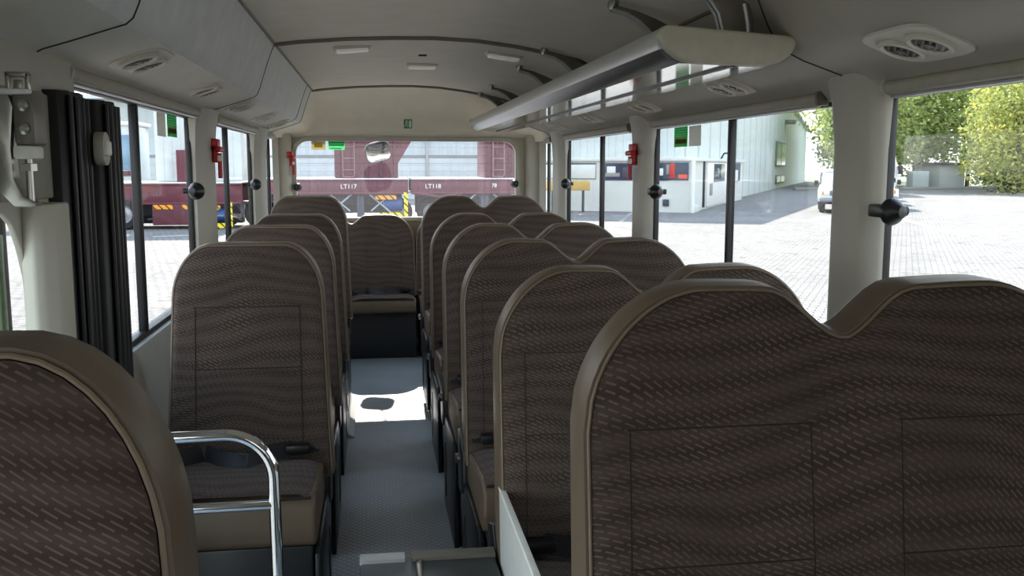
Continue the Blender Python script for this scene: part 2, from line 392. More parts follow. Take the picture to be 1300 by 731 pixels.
# header strips above the windows
struct(B().box((XL-.06, YF, ZLT), (XL+.006, 7.1, ZLT+.06)).build('trim_8', TRIM))
struct(B().box((XR-.006, YF, ZRT), (XR+.06, 7.1, ZRT+.07)).build('trim_9', TRIM))
struct(B().box((XL-.08, YF-.05, 0), (XR+.08, YF, .82), .02).box((XL-.08, YF-.05, 1.62), (XR+.08, YF, 2.0)).build('wall_front', WALLP))
struct(B().box((XL-.06, YF, 0), (XL, .36, .82)).build('wall_left_front', WALLP))
struct(B().box((XR, .2, .79), (XR+.06, 1.22, 1.53)).box((XR, YF, .79), (XR+.06, -1.1, 1.53)).build('wall_right_front_added', WALLP))  # unseen; solid stretch added to keep light off the front seats
struct(B().box((XL-.06, YF, .8), (XL, -.9, 1.62)).build('wall_left_corner', WALLP))
TW = glass('dimming cab glass', (.62, .61, .6))  # unseen cab panes, tinted to hold back light at the front
for nm, x, y0, y1 in (('window_10', XR+.03, -1.1, .2), ('window_11', XL-.03, -.9, .35)): struct(B().box((x-.003, y0, .8), (x+.003, y1, 1.56)).build(nm, TW))
wf = sroot('window_9', 'windscreen', (0, YF, .82)); B().box((XL, YF-.03, .82), (XR, YF-.02, 1.62)).build('pane', glass('dimming windscreen glass', (.58, .57, .56)), wf)  # unseen windscreen; its tint is added to dim light from the front
for x in (XL-.02, XR+.02): B().box((x-.05, YF-.05, .8), (x+.05, YF+.06, 1.64), .01).build('windscreen_post', TRIM, wf)
# window pillars
def pillar(x, s, y0, y1, z0, z1, name, dep=.036):
    ym = (y0+y1)/2; w = (y1-y0)/2
    pts = [(x+s*.022, y0), (x+s*.005, y0), (x-s*dep*.75, y0+w*.30), (x-s*dep, y0+w*.55), (x-s*dep, y1-w*.55), (x-s*dep*.75, y1-w*.30), (x+s*.005, y1), (x+s*.022, y1)]
    vs = []; 
    b = B(); n = len(pts)
    lv = [(z0, 1.0, 0), (z0+.25, 1.0, 0), (z1-.16, 1.0, 0), (z1-.05, 1.08, .008), (z1+.03, 1.25, .02)]
    for z, k, d in lv: vs += [(p[0]-(s*d if i not in (0, n-1) else 0), ym+(p[1]-ym)*k, z) for i, p in enumerate(pts)]
    fs = [tuple(range(n)), tuple(range((len(lv)-1)*n, len(lv)*n))]+[(i*n+k, i*n+(k+1) % n, (i+1)*n+(k+1) % n, (i+1)*n+k) for i in range(len(lv)-1) for k in range(n)]
    b.raw(vs, fs); return struct(b.build(name, TRIM, angle=50))
pillar(XL, -1, 3.93, 4.24, .74, ZLT, 'trim_10'); pillar(XL, -1, 5.80, 6.20, .74, ZLT, 'trim_11')
pillar(XR, 1, 2.20, 2.42, .74, ZRT+.03, 'trim_12', .036); pillar(XR, 1, 4.17, 4.40, .74, ZRT+.03, 'trim_13'); pillar(XR, 1, 6.12, 6.44, .74, ZRT+.03, 'trim_14')

# side windows: frame, panes, divider, latch
def side_window(nm, label, x, s, y0, y1, zt, bars, latch, labx):
    w = sroot(nm, label, (x, y0, SILL))
    b = B(); xo = x+s*.03
    for ya, yb, za, zb in ((y0, y1, SILL-.005, SILL+.012), (y0, y1, zt-.012, zt+.01), (y0, y0+.022, SILL, zt), (y1-.022, y1, SILL, zt)):
        b.box((xo-.012, ya, za), (xo+.012, yb, zb), .003)
    b.build('window_frame', RUB, w)
    ed = [y0+.01]+[q for q in bars]+[y1-.01]
    for i in range(len(ed)-1):
        o = .006 if i % 2 else -.004
        B().box((xo+o-.002, ed[i]-(.015 if i else 0), SILL), (xo+o+.002, ed[i+1]+.004, zt)).build('pane', GL, w)
    for q in bars: 
        B().box((xo-.016, q-.010, SILL), (xo+.012, q+.010, zt), .004).build('divider_bar', BLK, w)
    if latch:
        yl, zl = latch; a = B(); xi = x-s*.004
        a.cyl((xo, yl, zl), (xi-s*.02, yl, zl), .012, 12)
        a.box((xi-s*.035, yl-.012, zl-.016), (xi+s*.01, yl+.06, zl+.016), .006)
        kn = a.build('latch', BLK, w)
        B().lathe([(.0, 0), (.032, .0), (.034, .01), (.028, .022), (.014, .04), (.0, .043)], (xi-s*.02, yl-.015, zl), (s*.35, -1, 0), 16).build('latch_knob', BLK, kn)
    return w
side_window('window_2', 'front window on the single seat side with grey divider bar', XL, -1, 1.95, 3.945, ZLT, [3.08], (3.80, 1.235), 0)
side_window('window_3', 'second window behind the red hammer pillar on the single seat side', XL, -1, 4.225, 5.815, ZLT, [4.9], (5.66, 1.225), 0)
side_window('window_4', 'narrow rear side window on the single seat side', XL, -1, 6.185, 6.84, ZLT, [], None, 0)
side_window('window_5', 'front window facing the trees on the bench seat side', XR, 1, 1.2, 2.222, ZRT, [], (2.12, 1.222), 0)
side_window('window_6', 'window facing the white warehouse with a dark divider bar', XR, 1, 2.40, 4.185, ZRT, [3.26], (4.03, 1.218), 0)
side_window('window_7', 'window beyond the red hammer pillar on the bench seat side', XR, 1, 4.385, 6.135, ZRT, [5.2], (6.0, 1.218), 0)
side_window('window_8', 'narrow rear side window on the bench seat side', XR, 1, 6.425, 6.86, ZRT, [], None, 0)
for zz in (1.222,):
    for x, s in ((-.545, 1), (1.045, -1)):
        o = B().lathe([(0, 0), (.03, 0), (.03, .012), (.016, .03), (0, .032)], (x, 7.0, 1.18 if x < 0 else 1.2), (0, -1, 0), 14)
        o.box((x-s*.03, 7.0, (1.18 if x < 0 else 1.2)-.02), (x, 7.03, (1.18 if x < 0 else 1.2)+.02), .005)
        tag(o.build('window_catch', BLK), 'black catch on the %s edge of the rear window' % ('hammer side' if x < 0 else 'luggage rack side'), 'catch', 'rear window catches')
# roller blinds above the side windows
def blind(x, s, y0, y1, z, where):
    t = thing('roller_blind', 'rolled beige sun blind above '+where, 'blind', (x, y0, z), 'rolled sun blinds')
    b = B(); b.prism([(x-s*.0, z+.024), (x-s*.030, z+.024), (x-s*.036, z+.016), (x-s*.036, z-.002), (x-s*.030, z-.008), (x-s*.0, z-.008)], 1, y0+.015, y1-.015, .004); b.build('blind_cassette', BLND, t)
    for y in (y0, y1-.015): B().prism([(x, z+.028), (x-s*.034, z+.027), (x-s*.041, z+.014), (x-s*.034, z-.012), (x, z-.012)], 1, y, y+.015, .003).build('end_bracket', BRK if y == y0 and s > 0 else TRIM, t)
    B().cyl((x-s*.018, y0+.02, z-.012), (x-s*.018, y1-.02, z-.012), .005, 8).build('pull_bar', ALU, t)
blind(XL, -1, 2.26, 3.86, ZLT, 'the window next to the folded black door')
blind(XL, -1, 4.34, 5.72, ZLT, 'the window after the first hammer, single seat side')
blind(XL, -1, 6.30, 6.80, ZLT, 'the narrow window before the rear hammer')
blind(XR, 1, 1.25, 2.15, ZRT, 'the window full of trees')
blind(XR, 1, 2.48, 4.08, ZRT, 'the window facing the white warehouse')
blind(XR, 1, 4.45, 6.02, ZRT, 'the window beyond the hammer on the bench seat side')
blind(XR, 1, 6.48, 6.85, ZRT, 'the narrow last window beside the bench seats')

# ------------------------------------------------------------------ ceiling fittings
def dome(x, y, z, label, rot=0):
    t = thing('ceiling_light', label, 'ceiling light', (x, y, z), 'ceiling lights')
    b = B().box((-.085, -.055, -.012), (.085, .055, .004), .006); b.build('light_housing', DUCT, t, local=True)
    B().box((-.072, -.042, -.022), (.072, .042, -.01), .007).build('lens', LAMP, t, local=True); t.rotation_euler = (0, rot, 0)
dome(-.086, 4.42, 1.866, 'slim ceiling light nearest the overhead duct on the single seat side', -.08)
dome(.27, 5.19, 1.874, 'ceiling light on the centreline, brightest lens, near the rear header')
dome(.615, 4.45, 1.848, 'slanted ceiling light close to the luggage rack brackets', .14)
for i, (x, y) in enumerate(((.15, 3.05), (.27, 3.1), (.25, 4.75))):
    tag(B().box((x-.02, y-.004, 1.868), (x+.02, y+.004, 1.877), .002).build('ceiling_clip', DARKM), ('dark slot clip in the headliner ahead of the cross moulding, nearer the duct', 'dark slot clip in the headliner ahead of the cross moulding, nearer the rack', 'tiny dark clip just ahead of the centre ceiling light')[i], 'clip', 'headliner clips')
t = thing('exit_sign', 'small green square emergency exit sticker on the rear header', 'sign', (.25, 6.9, 1.60))
b = B().box((.222, 6.872, 1.60), (.282, 6.876, 1.665), .001); b.build('sign_plate', GREEN, t); 
b = B().box((.258, 6.8705, 1.607), (.276, 6.8725, 1.656)); b.lathe([(0, 0), (.006, 0), (.006, .002)], (.243, 6.8725, 1.652), (0, -1, 0), 10)
b.tube([(.243, 6.8715, 1.645), (.240, 6.8715, 1.630), (.250, 6.8715, 1.622), (.246, 6.8715, 1.61)], .0025, 6); b.tube([(.240, 6.8715, 1.630), (.232, 6.8715, 1.622), (.228, 6.8715, 1.613)], .0025, 6); b.tube([(.232, 6.8715, 1.638), (.243, 6.8715, 1.643), (.254, 6.8715, 1.636)], .0025, 6)
b.build('pictogram', WHITE, t)

# ------------------------------------------------------------------ luggage rack
RY0, RY1 = 2.22, 6.75
t = thing('luggage_rack', 'long aluminium overhead luggage rack with cream end cap', 'luggage rack', (.86, RY0, 1.58))
rk = t
b = B(); b.prism([(.700, 1.664), (.692, 1.655), (.684, 1.625), (.690, 1.611), (.705, 1.613), (.712, 1.66)], 1, RY0+.03, RY1); b.build('front_rail', ALU, t, 60)
b = B(); b.prism([(.690, 1.610), (.705, 1.593), (.740, 1.580), (.745, 1.586), (.712, 1.600), (.700, 1.613)], 1, RY0+.03, RY1); b.build('lower_rail', M('grey anodised rail', (120, 128, 130), .3, .8), t)
b = B().box((.740, RY0+.03, 1.578), (.875, RY1, 1.583)); b.build('bottom_sheet', ALUM, t)
b = B().box((.876, RY0+.03, 1.572), (.884, RY1, 1.590)); b.build('joint_rail', BLK, t)
b = B().box((.884, RY0+.03, 1.573), (.965, RY1, 1.579)); b.build('bottom_sheet', ALUM, t)
b = B().prism([(.962, 1.573), (1.01, 1.595), (1.028, 1.63), (1.02, 1.645), (1.006, 1.63), (.98, 1.60)], 1, RY0+.03, RY1); b.build('rear_rail', ALU, t)
capp = [(.684, 1.640), (.688, 1.660), (.702, 1.666), (1.01, 1.646), (1.026, 1.640), (1.030, 1.625), (1.018, 1.602), (.99, 1.583), (.955, 1.573), (.765, 1.578), (.73, 1.587), (.70, 1.607)]
B().prism(capp, 1, RY0, RY0+.045, .008, seg=3).build('end_cap', CAPM, t)
B().prism(capp, 1, RY1-.01, RY1+.03, .008, seg=3).build('end_cap', CAPM, t)
# rack brackets
BP = [(.725, 1.812), (.735, 1.827), (.80, 1.812), (.86, 1.790), (.91, 1.767), (.945, 1.747), (.957, 1.71), (.957, 1.63), (.880, 1.63), (.876, 1.68), (.864, 1.722), (.842, 1.752), (.81, 1.780), (.77, 1.802)]
prot = None
rows = [(2.33, 'rack bracket directly above the cream end cap of the luggage rack'), (2.86, 'large rack bracket second behind the cream end cap'), (4.03, 'rack bracket at the end of the ceiling cross moulding'), (4.72, 'rack bracket just behind the slanted ceiling light'), (5.85, 'second to last small rack bracket toward the rear header'), (6.45, 'rearmost rack bracket meeting the rear header line')]
for y, lab in rows:
    if prot is None:
        t = thing('rack_bracket', lab, 'bracket', (.85, 0, 1.72), 'luggage rack brackets')
        BQ = [(x, z-.012) for x, z in BP]
        B().prism(BQ, 1, -.011, .011, .003).build('bracket_arm', BRK, t)
        b = B(); b.tube([(p[0], -.012, p[1]) for p in [BQ[0]]+BQ[:7:-1]], .0045, 6); b.tube([(p[0], .012, p[1]) for p in [BQ[0]]+BQ[:7:-1]], .005, 6); b.build('edge_trim', ALU, t)
        b = B(); b.tube([(.93, -.013, 1.735), (.94, -.013, 1.69), (.945, -.013, 1.645)], .006, 6); b.build('support_rod', ALU, t)
        B().lathe([(0, -.016), (.016, -.016), (.016, .0), (.010, .012), (0, .012)], (.728, 0, 1.812), (-.3, 0, -1), 14).build('screw_cap', STEEL, t)
        t.location = (.85, y, 1.72); prot = t
    else: dup(prot, (.85, y, 1.72), lab)

# ------------------------------------------------------------------ seats
def hump(u, humps):
    return max(u) if u else 0
def seat_outline(cen, hw, dz_valley, drop=.15, flat=.5, pw=1.9, top=1.10):
    """returns W(v) half width factor and T(x) crown height for a seat with one or two head humps"""
    def T(x):
        k = abs(x)/hw
        if len(cen) == 1: s = max(0, (k-flat)/(1-flat))
        else: s = max(0, (abs(x)-(hw-.155))/.155)
        s = min(1, s)
        z = top-drop*(1-(1-s**pw)**(1/pw))
        if len(cen) == 2:
            z -= .28*(abs(x)-.2)**2
            q = abs(x+.012)/.105
            if q < 1: z -= dz_valley*(.5+.5*math.cos(PI*q))
        return z
    return T
def make_backrest(t, hw, cen, dzv, zb=.44, top=1.10, thick=.125, drop=.15, flare=.10):
    T = seat_outline(cen, hw, dzv, drop, top=top)
    rec = math.tan(math.radians(8))
    yf = lambda z: (z-top)*rec-.055
    nu, nv = (28, 16) if len(cen) == 1 else (56, 16)
    def P(u, v, inset=0):
        k = 2*u-1; k = math.copysign(1-(1-abs(k))**1.7, k) if len(cen) == 1 else math.copysign(1-(1-abs(k))**1.25, k)
        x0 = k*hw; zt = T(x0); z = zb+(zt-zb)*v
        w = 1+flare*max(0, (1-(z-zb)/(top-zb)*1.3)); return x0*w, z
    # border loop (bottom L->R, right up, top R->L, left down)
    def front(u, v):
        x, z = P(u, v); e = min(u, 1-u)*2; d = min(1, e/.22); dv = min(1, (1-v)/.1, v/.08+.3); bul = .012*(1-(1-d)**2)*(1-(1-dv)**2)
        if len(cen) == 2: bul *= .6+.4*min(1, abs(2*u-1)/.12)
        return (x, yf(z)-bul-.004, z)
    b = B().grid(front, nu, nv)
    loop = [P(i/nu, 0) for i in range(nu+1)]+[P(1, j/nv) for j in range(1, nv+1)]+[P(1-i/nu, 1) for i in range(1, nu+1)]+[P(0, 1-j/nv) for j in range(1, nv)]
    n = len(loop); nr = []
    for i in range(n):
        d = V(loop[(i+1) % n])-V(loop[i-1]); d = d.normalized() if d.length > 1e-9 else V((1, 0)); nr.append((d.y, -d.x))
    fp = b.build('back_panel', FAB, t, 60)
    sh = B(); vs = []; th = lambda z: thick*(1-.36*max(0, (z-zb)/(top-zb))**2)
    prof = [(0, 0), (.008, .02), (.010, .3), (.010, .75), (.004, .93), (-.012, 1.0)]
    for off, f in prof:
        for (x, z), (nx, nz) in zip(loop, nr): vs.append((x+nx*off, yf(z)+th(z)*f, z+nz*off))
    fs = [(r*n+i, r*n+(i+1) % n, (r+1)*n+(i+1) % n, (r+1)*n+i) for r in range(len(prof)-1) for i in range(n)]
    fs.append(tuple((len(prof)-1)*n+i for i in range(n)))
    sh.raw(vs, fs); sb = sh.build('backrest', VINYL, t, 60)
    fp.parent = sb
    pp = B(); pp.tube([(x+nx*.003, yf(z)-.003, z+nz*.003) for (x, z), (nx, nz) in zip(loop, nr)], .0024, 6, closed=True); pp.build('piping', PIPE, sb)
    sm = B(); half = .15 if len(cen) == 1 else .125
    def sy(x, z): return yf(z)-(.0165 if len(cen) == 1 else .0155)
    for c in cen:
        zs = [zb+.02+(top-.17-zb-.02)*k/8 for k in range(9)]
        for s in (-1, 1): sm.tube([(c+s*half*(1-.06*(z-zb)), sy(c, z), z) for z in zs], .0013, 5)
        for zz in (top-.17, top-.345): sm.tube([(c+half*k/4, sy(c, zz), zz) for k in range(-4, 5)], .0013, 5)
    sm.build('seam', M('seam thread', (52, 47, 45), .9), sb) if False else sm.build('seam', SEAM, sb)
    return sb
SEAM = M('seam thread', (50, 44, 41), .9)
def make_cushion(t, hw, cen, zt=.465, depth=.46, y1=-.09, thick=.10):
    y0 = y1-depth; zb = zt-thick
    pts = [(y1, zb), (y0+.03, zb-.005), (y0+.006, zb+.012), (y0, zb+.05), (y0+.008, zt-.022), (y0+.03, zt-.004), (y0+.06, zt), (y1, zt-.03)]
    b = B().prism(pts, 0, -hw, hw, .012, seg=3); c = b.build('cushion', VINYL, t, 50)
    n = 12*len(cen)
    def top(u, v):
        x = (2*u-1)*(hw-.012); y = y0+.02+(y1-y0-.02)*v; e = min(1, min(u, 1-u)*len(cen)*2/.25); z = zt-.03*max(0, (v-.12)/.88)+.001
        cr = 0 if len(cen) == 1 else .012*max(0, 1-abs(x)/.03)
        ed = min(1, v/.12)
        return (x, y-.0*(1-ed), z+.014*(1-(1-e)**2)*min(1, (1-v)/.1+.3)-cr-.012*(1-ed)**2)
    B().grid(top, n, 12).build('cushion_top', FAB, c, 60)
    p2 = B(); p2.tube([(-hw+.012, y0+.02, zt-.009), (0, y0+.018, zt-.008), (hw-.012, y0+.02, zt-.009)], .004, 6); p2.build('piping', SEAM, c)
    return c
def make_belt(t, hw, cen, zt=.465, y1=-.09, s=1):
    k = B()
    for c in cen:
        w = hw/len(cen)
        path = [(c+s*(w-.01), y1-.05, zt+.02), (c+s*(w-.08), y1-.075, zt+.028), (c+s*(w-.16), y1-.10, zt+.02), (c+s*(w-.20), y1-.15, zt+.018), (c+s*(w-.27), y1-.13, zt+.015), (c+s*(w-.33), y1-.06, zt+.018), (c+s*(w-.40), y1-.10, zt+.015)]
        k = B(); vs = []
        for i, p in enumerate(path):
            tw = [.3, .7, 1.2, .6, .9, 1.3, 1.0][i]; d = V((0, math.cos(tw), math.sin(tw)))*.023
            vs += [V(p)-d, V(p)+d, V(p)+d+V((0, .002, .003)), V(p)-d+V((0, .002, .003))]
        fs = [(4*i+a, 4*i+(a+1) % 4, 4*i+4+(a+1) % 4, 4*i+4+a) for i in range(len(path)-1) for a in range(4)]+[(0, 1, 2, 3), tuple(4*(len(path)-1)+a for a in range(4))]
        k.raw(vs, fs); bo = k.build('seat_belt', BELT, t, 50)
        B().box((c+s*(w-.07)-.035, y1-.095, zt+.012), (c+s*(w-.07)+.035, y1-.055, zt+.04), .006).build('buckle', BLK, bo)
        B().prism([(c+s*(w-.40)-.03, y1-.115), (c+s*(w-.40)-.012, y1-.13), (c+s*(w-.40)+.01, y1-.105), (c+s*(w-.40)-.008, y1-.09)], 2, zt+.02, zt+.026).build('belt_tongue', STEEL, bo)
def make_base(t, hw, side, zt=.37, y0=-.55, y1=.02, dz=0):
    b = B(); b.box((-hw+.01, y0+.05, dz and -dz), (hw-.01, y1-.02, zt), .008)
    b.build('seat_base', PED, t)
    xs = side*hw; q = B()
    q.prism([(y0+.04, -dz), (y0+.04, zt-.02), (y0+.10, zt), (y1, zt+.01), (y1, zt-.12), (y1-.06, zt-.2), (y1-.06, -dz)], 0, xs-side*.006, xs+side*.010, .004); sp = q.build('side_panel', BLK, t)
    q = B(); q.prism([(y1-.17, .06-dz), (y1-.10, .06-dz), (y1-.10, .22), (y1-.14, .27), (y1-.17, .2)], 0, xs+side*.009, xs+side*.0125); q.build('panel_slot', RUB, sp)
    q = B(); q.prism([(y1-.14, zt+.0), (y1-.12, zt+.10), (y1-.05, zt+.155), (y1+.03, zt+.13), (y1+.045, zt+.03), (y1, zt-.06), (y1-.08, zt-.05)], 0, xs-side*.012, xs+side*.016, .006, seg=3); hc = q.build('hinge_cover', BLK, t)
    B().lathe([(0, 0), (.016, 0), (.016, .008), (.008, .014), (0, .014)], (xs+side*.016, y1-.03, zt+.05), (side, 0, 0), 14).build('recline_knob', STEEL, hc)

def make_single(lab):
    t = thing('single_seat', lab, 'seat', (0, 0, 0), 'single seats along the door side')
    make_backrest(t, .205, [0], 0); make_cushion(t, .205, [0], zt=.505, depth=.43, thick=.135); make_belt(t, .205, [0], zt=.50); make_base(t, .205, 1); return t
def make_double(lab):
    t = thing('double_seat', lab, 'seat', (0, 0, 0), 'double seats with twin head humps')
    make_backrest(t, .355, [-.185, .185], .056, flare=.0, drop=.17); make_cushion(t, .355, [-.178, .178], zt=.505, depth=.43, thick=.135); make_belt(t, .355, [-.178, .178], zt=.50, s=-1); make_base(t, .355, -1); return t
XS, XD = -.365, .622
s1 = make_single('single patterned seat beside the chrome handrail, belt lying on its cushion'); s1.location = (XS, 2.84, 0)
dup(s1, (XS, 3.655, 0), 'single seat directly behind the one at the chrome handrail')
dup(s1, (XS, 4.50, 0), 'third single seat from the chrome handrail, ahead of the tallest one')
dup(s1, (XS, 5.38, .058), 'rearmost single seat, raised above the row, near the rear bench')
dup(s1, (-.358, .735, .098), 'closest single seat with broad brown side bolster, beside the folded door')
d1 = make_double('nearest twin hump double seat in front of the tree window, largest of its row'); d1.location = (XD, 1.215, .068)
dup(d1, (XD, 2.055, 0), 'double seat directly behind the largest one, white panel at its cushion')
dup(d1, (XD, 2.86, 0), 'third double seat from the front, its brown cushion end showing at the aisle')
dup(d1, (XD, 3.65, 0), 'fourth double seat from the front')
dup(d1, (XD, 4.47, 0), 'fifth double seat from the front, just ahead of the raised last row')
dup(d1, (XD, 5.33, .056), 'raised double seat, last before the rear bench')
for st in [o for o in list(COL.objects) if o.parent is None and o.get('category') == 'seat' and o.location.z > .01]:
    l = st.location; hw = .19 if 'single' in st.name else .34
    B().box((l.x-hw, l.y-.45, 0), (l.x+hw, l.y-.01, l.z), .006).build('base_plinth', PED, st)
# rear bench: two double backs and one long cushion
def rear_back(x, hw, cen, lab):
    t = thing('rear_bench_seat', lab, 'seat', (0, 0, 0), 'rear bench seats')
    make_backrest(t, hw, cen, .055, zb=.40, top=.972, thick=.10, drop=.16, flare=.02); make_cushion(t, hw, cen, zt=.425, depth=.42); make_belt(t, hw, cen, zt=.42)
    B().box((-hw, -.44, 0), (hw, -.10, .325), .006).build('seat_base', PED, t); t.location = (x, 6.93, 0); return t
rear_back(-.155, .43, [-.215, .215], 'rear bench double seat facing the aisle, black belts on its cushion')
rear_back(.735, .43, [-.215, .215], 'rear bench double seat mostly hidden behind the double seats')

# ------------------------------------------------------------------ small cabin things
def hammer(x, s, y, z, lab):
    t = thing('emergency_hammer', lab, 'emergency hammer', (x, y, z), 'red window hammers')
    b = B().box((x-.012, y-.045, z+.055), (x+.03*s*-1, y+.03, z+.088), .006); b.box((x-s*.002, y-.018, z-.01), (x-s*.022, y+.02, z+.06), .005); b.build('holder', RED, t)
    B().cyl((x-s*.03, y, z-.075), (x-s*.03, y, z+.03), .0095, 12).build('handle', RED, t)
    b = B().cyl((x-s*.03, y-.05, z+.045), (x-s*.03, y+.045, z+.045), .012, 12); b.lathe([(.012, 0), (.001, .018)], (x-s*.03, y-.05, z+.045), (0, -1, 0), 12); b.build('hammer_head', RED, t)
    B().lathe([(0, 0), (.013, 0), (.013, .01), (0, .012)], (x-s*.03, y-.002, z+.008), (0, -1, 0), 12).build('seal', WHITE, t)
hammer(-.664, -1, 4.09, 1.355, 'red emergency hammer on the pillar behind the first side window, single seat side')
hammer(-.60, -1, 6.97, 1.345, 'red emergency hammer beside the rear window')
hammer(1.214, 1, 4.285, 1.345, 'red emergency hammer on the pillar toward the white warehouse')
# stickers
def film(name, c):
    m = M(name, c, .5); nt = m.node_tree; p = nt.nodes['Principled BSDF']; t = N(nt, 'ShaderNodeBsdfTranslucent'); t.inputs[0].default_value = lin(c)
    mx = N(nt, 'ShaderNodeMixShader'); mx.inputs[0].default_value = .6; L(nt, p.outputs[0], mx.inputs[1]); L(nt, t.outputs[0], mx.inputs[2]); L(nt, mx.outputs[0], nt.nodes['Material Output'].inputs['Surface']); return m
FG = film('green sticker film', (70, 200, 130)); FW = film('white sticker film', (226, 232, 226)); FGR = film('grey sticker film', (206, 204, 196))
def sticker(lab, q, m, bands, ax=0):
    (a0, a1), (z0, z1), w = q
    t = thing('window_sticker', lab, 'sticker', (w, a0, z0) if ax == 0 else (a0, w, z0))
    def bx(b, p, r, c, d, off):
        return b.box((w-off, p, c), (w+off, r, d)) if ax == 0 else b.box((p, w-off, c), (r, w+off, d))
    bx(B(), a0, a1, z0, z1, .0006).build('sticker_sheet', m, t)
    for (u0, u1, v0, v1, mm) in bands:
        bx(B(), a0+(a1-a0)*u0, a0+(a1-a0)*u1, z0+(z1-z0)*v0, z0+(z1-z0)*v1, .0011).build('print_block', mm, t)
YEL = film('yellow print', (222, 206, 110)); LGR = film('pale green print', (160, 232, 186))
bandsG = [(.05, .95, .10, .46, YEL)]+[(.10+.2*k, .24+.2*k, .16, .38, FG) for k in range(4)]+[(.08, .92, .86, .90, FW), (.08, .7, .74, .78, FW), (.08, .85, .62, .66, FW), (.1, .9, .52, .56, FW)]
sticker('green printed sticker on the side window next to the folded black door', ((3.50, 3.66), (1.435, 1.515), XL-.018), FG, bandsG)
sticker('plain grey sticker back on the side window next to the folded black door', ((3.34, 3.47), (1.432, 1.512), XL-.018), FGR, [])
sticker('green printed sticker on the window facing the white warehouse', ((3.72, 3.89), (1.41, 1.492), XR+.018), FG, bandsG)
sticker('plain grey sticker back on the window facing the white warehouse', ((3.56, 3.70), (1.41, 1.49), XR+.018), FGR, [])
sticker('pale green printed sticker at the top of the rear window', ((-.325, -.205), (1.45, 1.515), 7.07), LGR, [(.04, .96, .70, .90, FG), (.04, .96, .42, .60, film('mint print', (60, 200, 140))), (.1, .8, .1, .2, FG)], 1)
sticker('olive grey sticker at the top corner of the rear window', ((-.445, -.345), (1.45, 1.515), 7.07), film('olive card', (206, 200, 160)), [(.2, .8, .25, .75, YEL)], 1)
# outside rear mirror
t = thing('rear_mirror', 'rounded square mirror hanging outside the rear window', 'mirror', (.038, 7.36, 1.437))
Mx = Matrix.Translation((.038, 7.36, 1.437)) @ Matrix.Rotation(math.radians(-14), 4, 'Y') @ Matrix.Rotation(math.radians(28), 4, 'X')
B().prism(rrect(-.098, .098, -.083, .083, .055), 1, -.006, .02, .004, Mx).build('mirror_shell', BLK, t)
def mir(u, v):
    a = 2*PI*u; r = v; pts = rrect(-.090, .090, -.075, .075, .05); n = len(pts); k = u*n; i = int(k) % n; f = k-int(k); p = pts[i]; q = pts[(i+1) % n]
    x = (p[0]*(1-f)+q[0]*f)*r; z = (p[1]*(1-f)+q[1]*f)*r; return Mx @ V((x, -.0075-.012*(1-r*r), z))
B().grid(mir, 48, 6).build('mirror_glass', M('mirror silver', (220, 224, 222), .03, 1, var=.0), t)
B().tube([(.038, 7.40, 1.45), (.06, 7.42, 1.55), (.08, 7.35, 1.66), (.09, 7.2, 1.72)], .008, 8).build('mirror_arm', BLK, t)

# chrome handrail by the first single seat
def arc(c, r, a0, a1, n=10): return [(c[0]+r*math.cos(a0+(a1-a0)*k/n), c[1], c[2]+r*math.sin(a0+(a1-a0)*k/n)) for k in range(n+1)]
t = thing('handrail', 'chrome tubular handrail in front of the first single seat', 'handrail', (-.22, 1.92, 0))
B().tube([(-.66, 1.92, 0), (-.66, 1.92, .70)]+[(-.64, 1.92, .76), (-.60, 1.92, .782)]+arc((-.31, 1.92, .692), .095, PI/2, 0, 12)+[(-.213, 1.92, .35), (-.213, 1.92, .0)], .0125, 14).build('rail', CHROME, t)
B().tube([(-.66, 1.92, .632), (-.213, 1.92, .636)], .011, 12).build('crossbar', CHROME, t)
B().lathe([(.03, 0), (.03, .006), (.016, .01), (.016, .0)], (-.213, 1.92, 0), (0, 0, 1), 16).build('foot_flange', CHROME, t)

# grey panel by the second double seat, floor hatch, heater cover
t = thing('side_panel_board', 'pale grey upright panel beside the second double seat cushion', 'panel', (.27, 1.78, 0))
B().box((.258, 1.46, 0), (.27, 2.02, .635), .004).build('board', LGREY, t)
B().box((.2575, 1.47, .628), (.2705, 2.015, .637), .002).build('edge_strip', WHITE, t)
t = thing('aisle_console', 'dark grey console box with silver edge strip at the head of the aisle', 'console', (.1, 1.75, 0))
B().box((-.045, 1.45, 0), (.250, 1.985, .478), .006).build('console_body', M('dark console plastic', (66, 72, 76), .4), t)
B().prism([(1.955, .476), (1.985, .476), (1.987, .45), (1.991, .45), (1.991, .486), (1.955, .486)], 0, -.045, .052).build('edge_strip', ALU, t)
B().prism([(1.955, .476), (1.985, .476), (1.987, .45), (1.991, .45), (1.991, .486), (1.955, .486)], 0, .066, .250).build('edge_strip', BRK, t)
B().box((.075, 1.5, .476), (.088, 1.985, .483), .002).build('joint_strip', STEEL, t)
t = thing('heater_cover', 'light grey glossy heater cover with flared foot under the third single seat', 'heater cover', (-.4, 5.0, 0))
B().prism([(-.66, 0), (-.66, .34), (-.20, .34), (-.172, .32), (-.160, .26), (-.158, .06), (-.145, .02), (-.118, .006), (-.118, 0)], 1, 4.56, 5.36, .004).build('cover_shell', LGREY, t)
B().prism([(-.157, .27), (-.153, .27), (-.150, .10), (-.156, .10)], 1, 4.70, 5.2).build('grille', STEEL, t)

